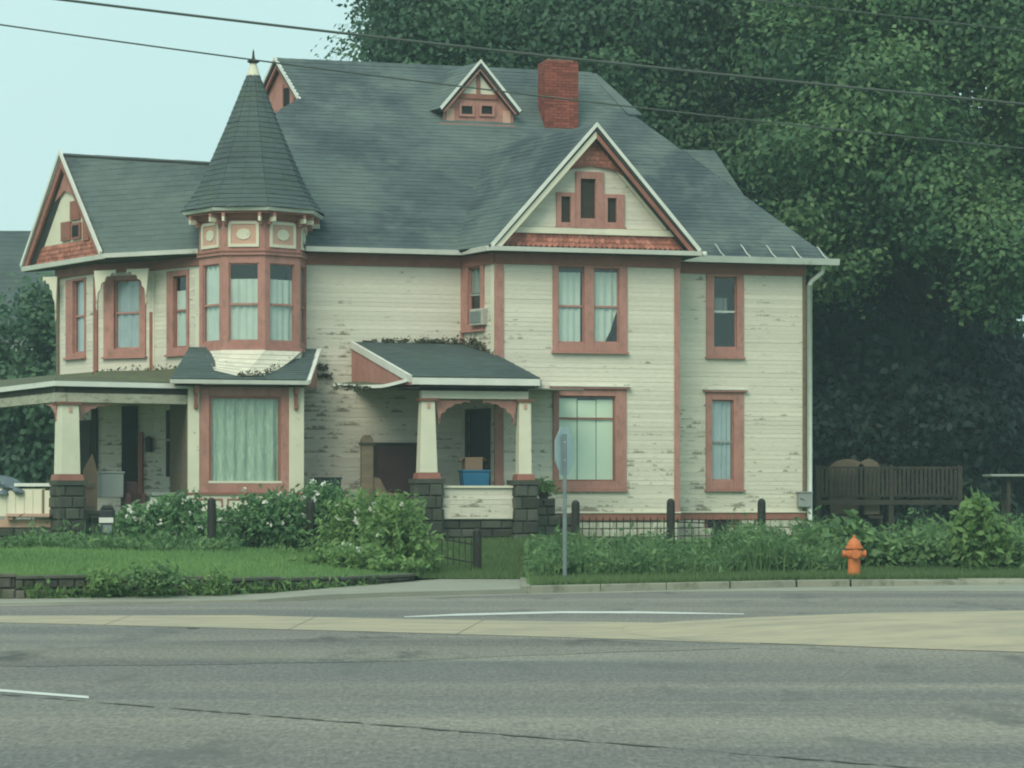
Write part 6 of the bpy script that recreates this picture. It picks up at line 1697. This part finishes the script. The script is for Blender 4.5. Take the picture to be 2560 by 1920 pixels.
# tall weeds in front of the right half of the house
def weeds(name, x0, x1, y0, y1, n, h, label_mat, leafy, w=.03):
    x = rng.uniform(x0, x1, n); y = rng.uniform(y0, y1, n)
    if y0 < 10: y = y + np.array([lerp_path(KERB if x0 > -2 else WALLP, a) for a in x])
    z = np.array([yard_z(a, b) for a, b in zip(x, y)])
    if y1 < 0: z[:] = .05
    P_ = np.stack([x, y, z], 1); hh = h * (0.55 + .45 * np.sin(x * 2.3) * np.sin(x * .9 + 1) + .35 * rng.uniform(0, 1, n))
    hh = np.clip(hh, .15, 1.6); hh = np.where(rng.uniform(0, 1, n) < .03, hh + .35, hh)
    if name == 'tall_weeds': hh = hh * np.clip(.45 + x * .32, .45, 1.0)
    tris = blade_tris(P_, hh, np.full(n, w), .35)
    m = int(n * leafy); k_ = rng.integers(0, n, m); q = rng.uniform(.15, .95, m)[:, None]
    base = (tris[k_, 0] + tris[k_, 1]) / 2; Lp = base + (tris[k_, 2] - base) * q + rng.normal(size=(m, 3)) * .05
    lf = leaf_quads(Lp, np.full(m, .17), np.full(m, .06), (0, -.4, .5), .1)
    tq = np.concatenate([tris, tris[:, 2:3]], 1)      # as quads with a doubled tip
    tq[:, 3] = tq[:, 2] + (tq[:, 0] - tq[:, 2]) * .02
    allq = np.concatenate([tq, lf], 0)
    tin = np.concatenate([rng.uniform(0, 1, n), rng.uniform(0, 1, m)]) * (.6 + .4 * np.sin(np.concatenate([x, x[k_]]) * 3) ** 2)
    o = fast_mesh(name, allq, 4, tin, label_mat, None, kind='stuff'); return o
o = weeds('tall_weeds', .3, 6.4, 2.2, 6.8, 12000, .56, 'weed', .95); o['label'] = 'tall green weeds along the iron fence'; o['category'] = 'weeds'
o = weeds('tall_grass', -9.8, -5.2, 48.5, 53, 2600, .24, 'weed', 1.5); o['label'] = 'rough grass at the foot of the block porch'; o['category'] = 'weeds'
o = weeds('shade_weeds', 6.0, 11.5, 50.5, 56, 3000, .65, 'weed', 2.0); o['label'] = 'weeds in the shade behind the shrubs'; o['category'] = 'weeds'
o = weeds('wall_weeds', -7.4, -2.2, -.20, -.06, 420, .20, 'weed2', 1.2, .02); o['label'] = 'scruffy weeds hanging along the retaining wall'; o['category'] = 'weeds'
def turf(name, n, fx, h, w, mat, label):
    x, y = fx(n); z = np.array([yard_z(a, b) for a, b in zip(x, y)]) - .01
    tr = blade_tris(np.stack([x, y, z], 1), np.full(n, h), np.full(n, w), .6)
    o = fast_mesh(name, tr, 3, np.clip(.5 + .35 * np.sin(x * .9) * np.cos(y * .7) + rng.normal(size=n) * .25, 0, 1), mat, None, kind='stuff')
    o['label'] = label; o['category'] = 'grass'; return o
def left_lawn(n):
    x = rng.uniform(-11, -1.9, n); f0 = np.array([lerp_path(WALLP, a) for a in x]) + .1
    return x, f0 + rng.uniform(0, 1, n) ** 1.3 * 9.0
turf('lawn_grass', 60000, left_lawn, .085, .02, 'grass', 'bright mown lawn above the retaining wall')
def right_verge(n):
    x = rng.uniform(.32, 11.5, n); f0 = np.array([lerp_path(KERB, a) for a in x]) + .2
    return x, f0 + rng.uniform(0, 1, n) ** 1.5 * 5
turf('verge_grass', 45000, right_verge, .12, .02, 'verge', 'rough grass verge behind the kerb')
def gate_lawn(n):
    return rng.uniform(-2.6, 1.5, n), rng.uniform(47.6, 58.5, n)
turf('gate_grass', 26000, gate_lawn, .12, .02, 'verge', 'shaded grass behind the iron fence near the gate')
print('clapboards', CLAP[0], 'objects', len(bpy.data.objects), 'tris', sum(len(p.vertices) - 2 for m_ in bpy.data.meshes if len(m_.polygons) < 30000 for p in m_.polygons))

# ------------------------------------------------------------------ added tinted volume, stands in for the car-window veil
mb = MB()
mb.hexa([(-120, -12, -1.1), (120, -12, -1.1), (120, 160, -1.1), (-120, 160, -1.1)], [(-120, -12, 24), (120, -12, 24), (120, 160, 24), (-120, 160, 24)])
hm = bpy.data.materials.new('car_window_veil'); hm.use_nodes = True; hn = hm.node_tree; hn.nodes.clear()
ho = hn.nodes.new('ShaderNodeOutputMaterial'); pv = hn.nodes.new('ShaderNodeVolumePrincipled')
pv.inputs['Color'].default_value = (0.70, 0.95, 0.98, 1); pv.inputs['Density'].default_value = 0.0009
hn.links.new(pv.outputs[0], ho.inputs['Volume'])
hz_ = mb.build('veil_volume', hm, kind='stuff')
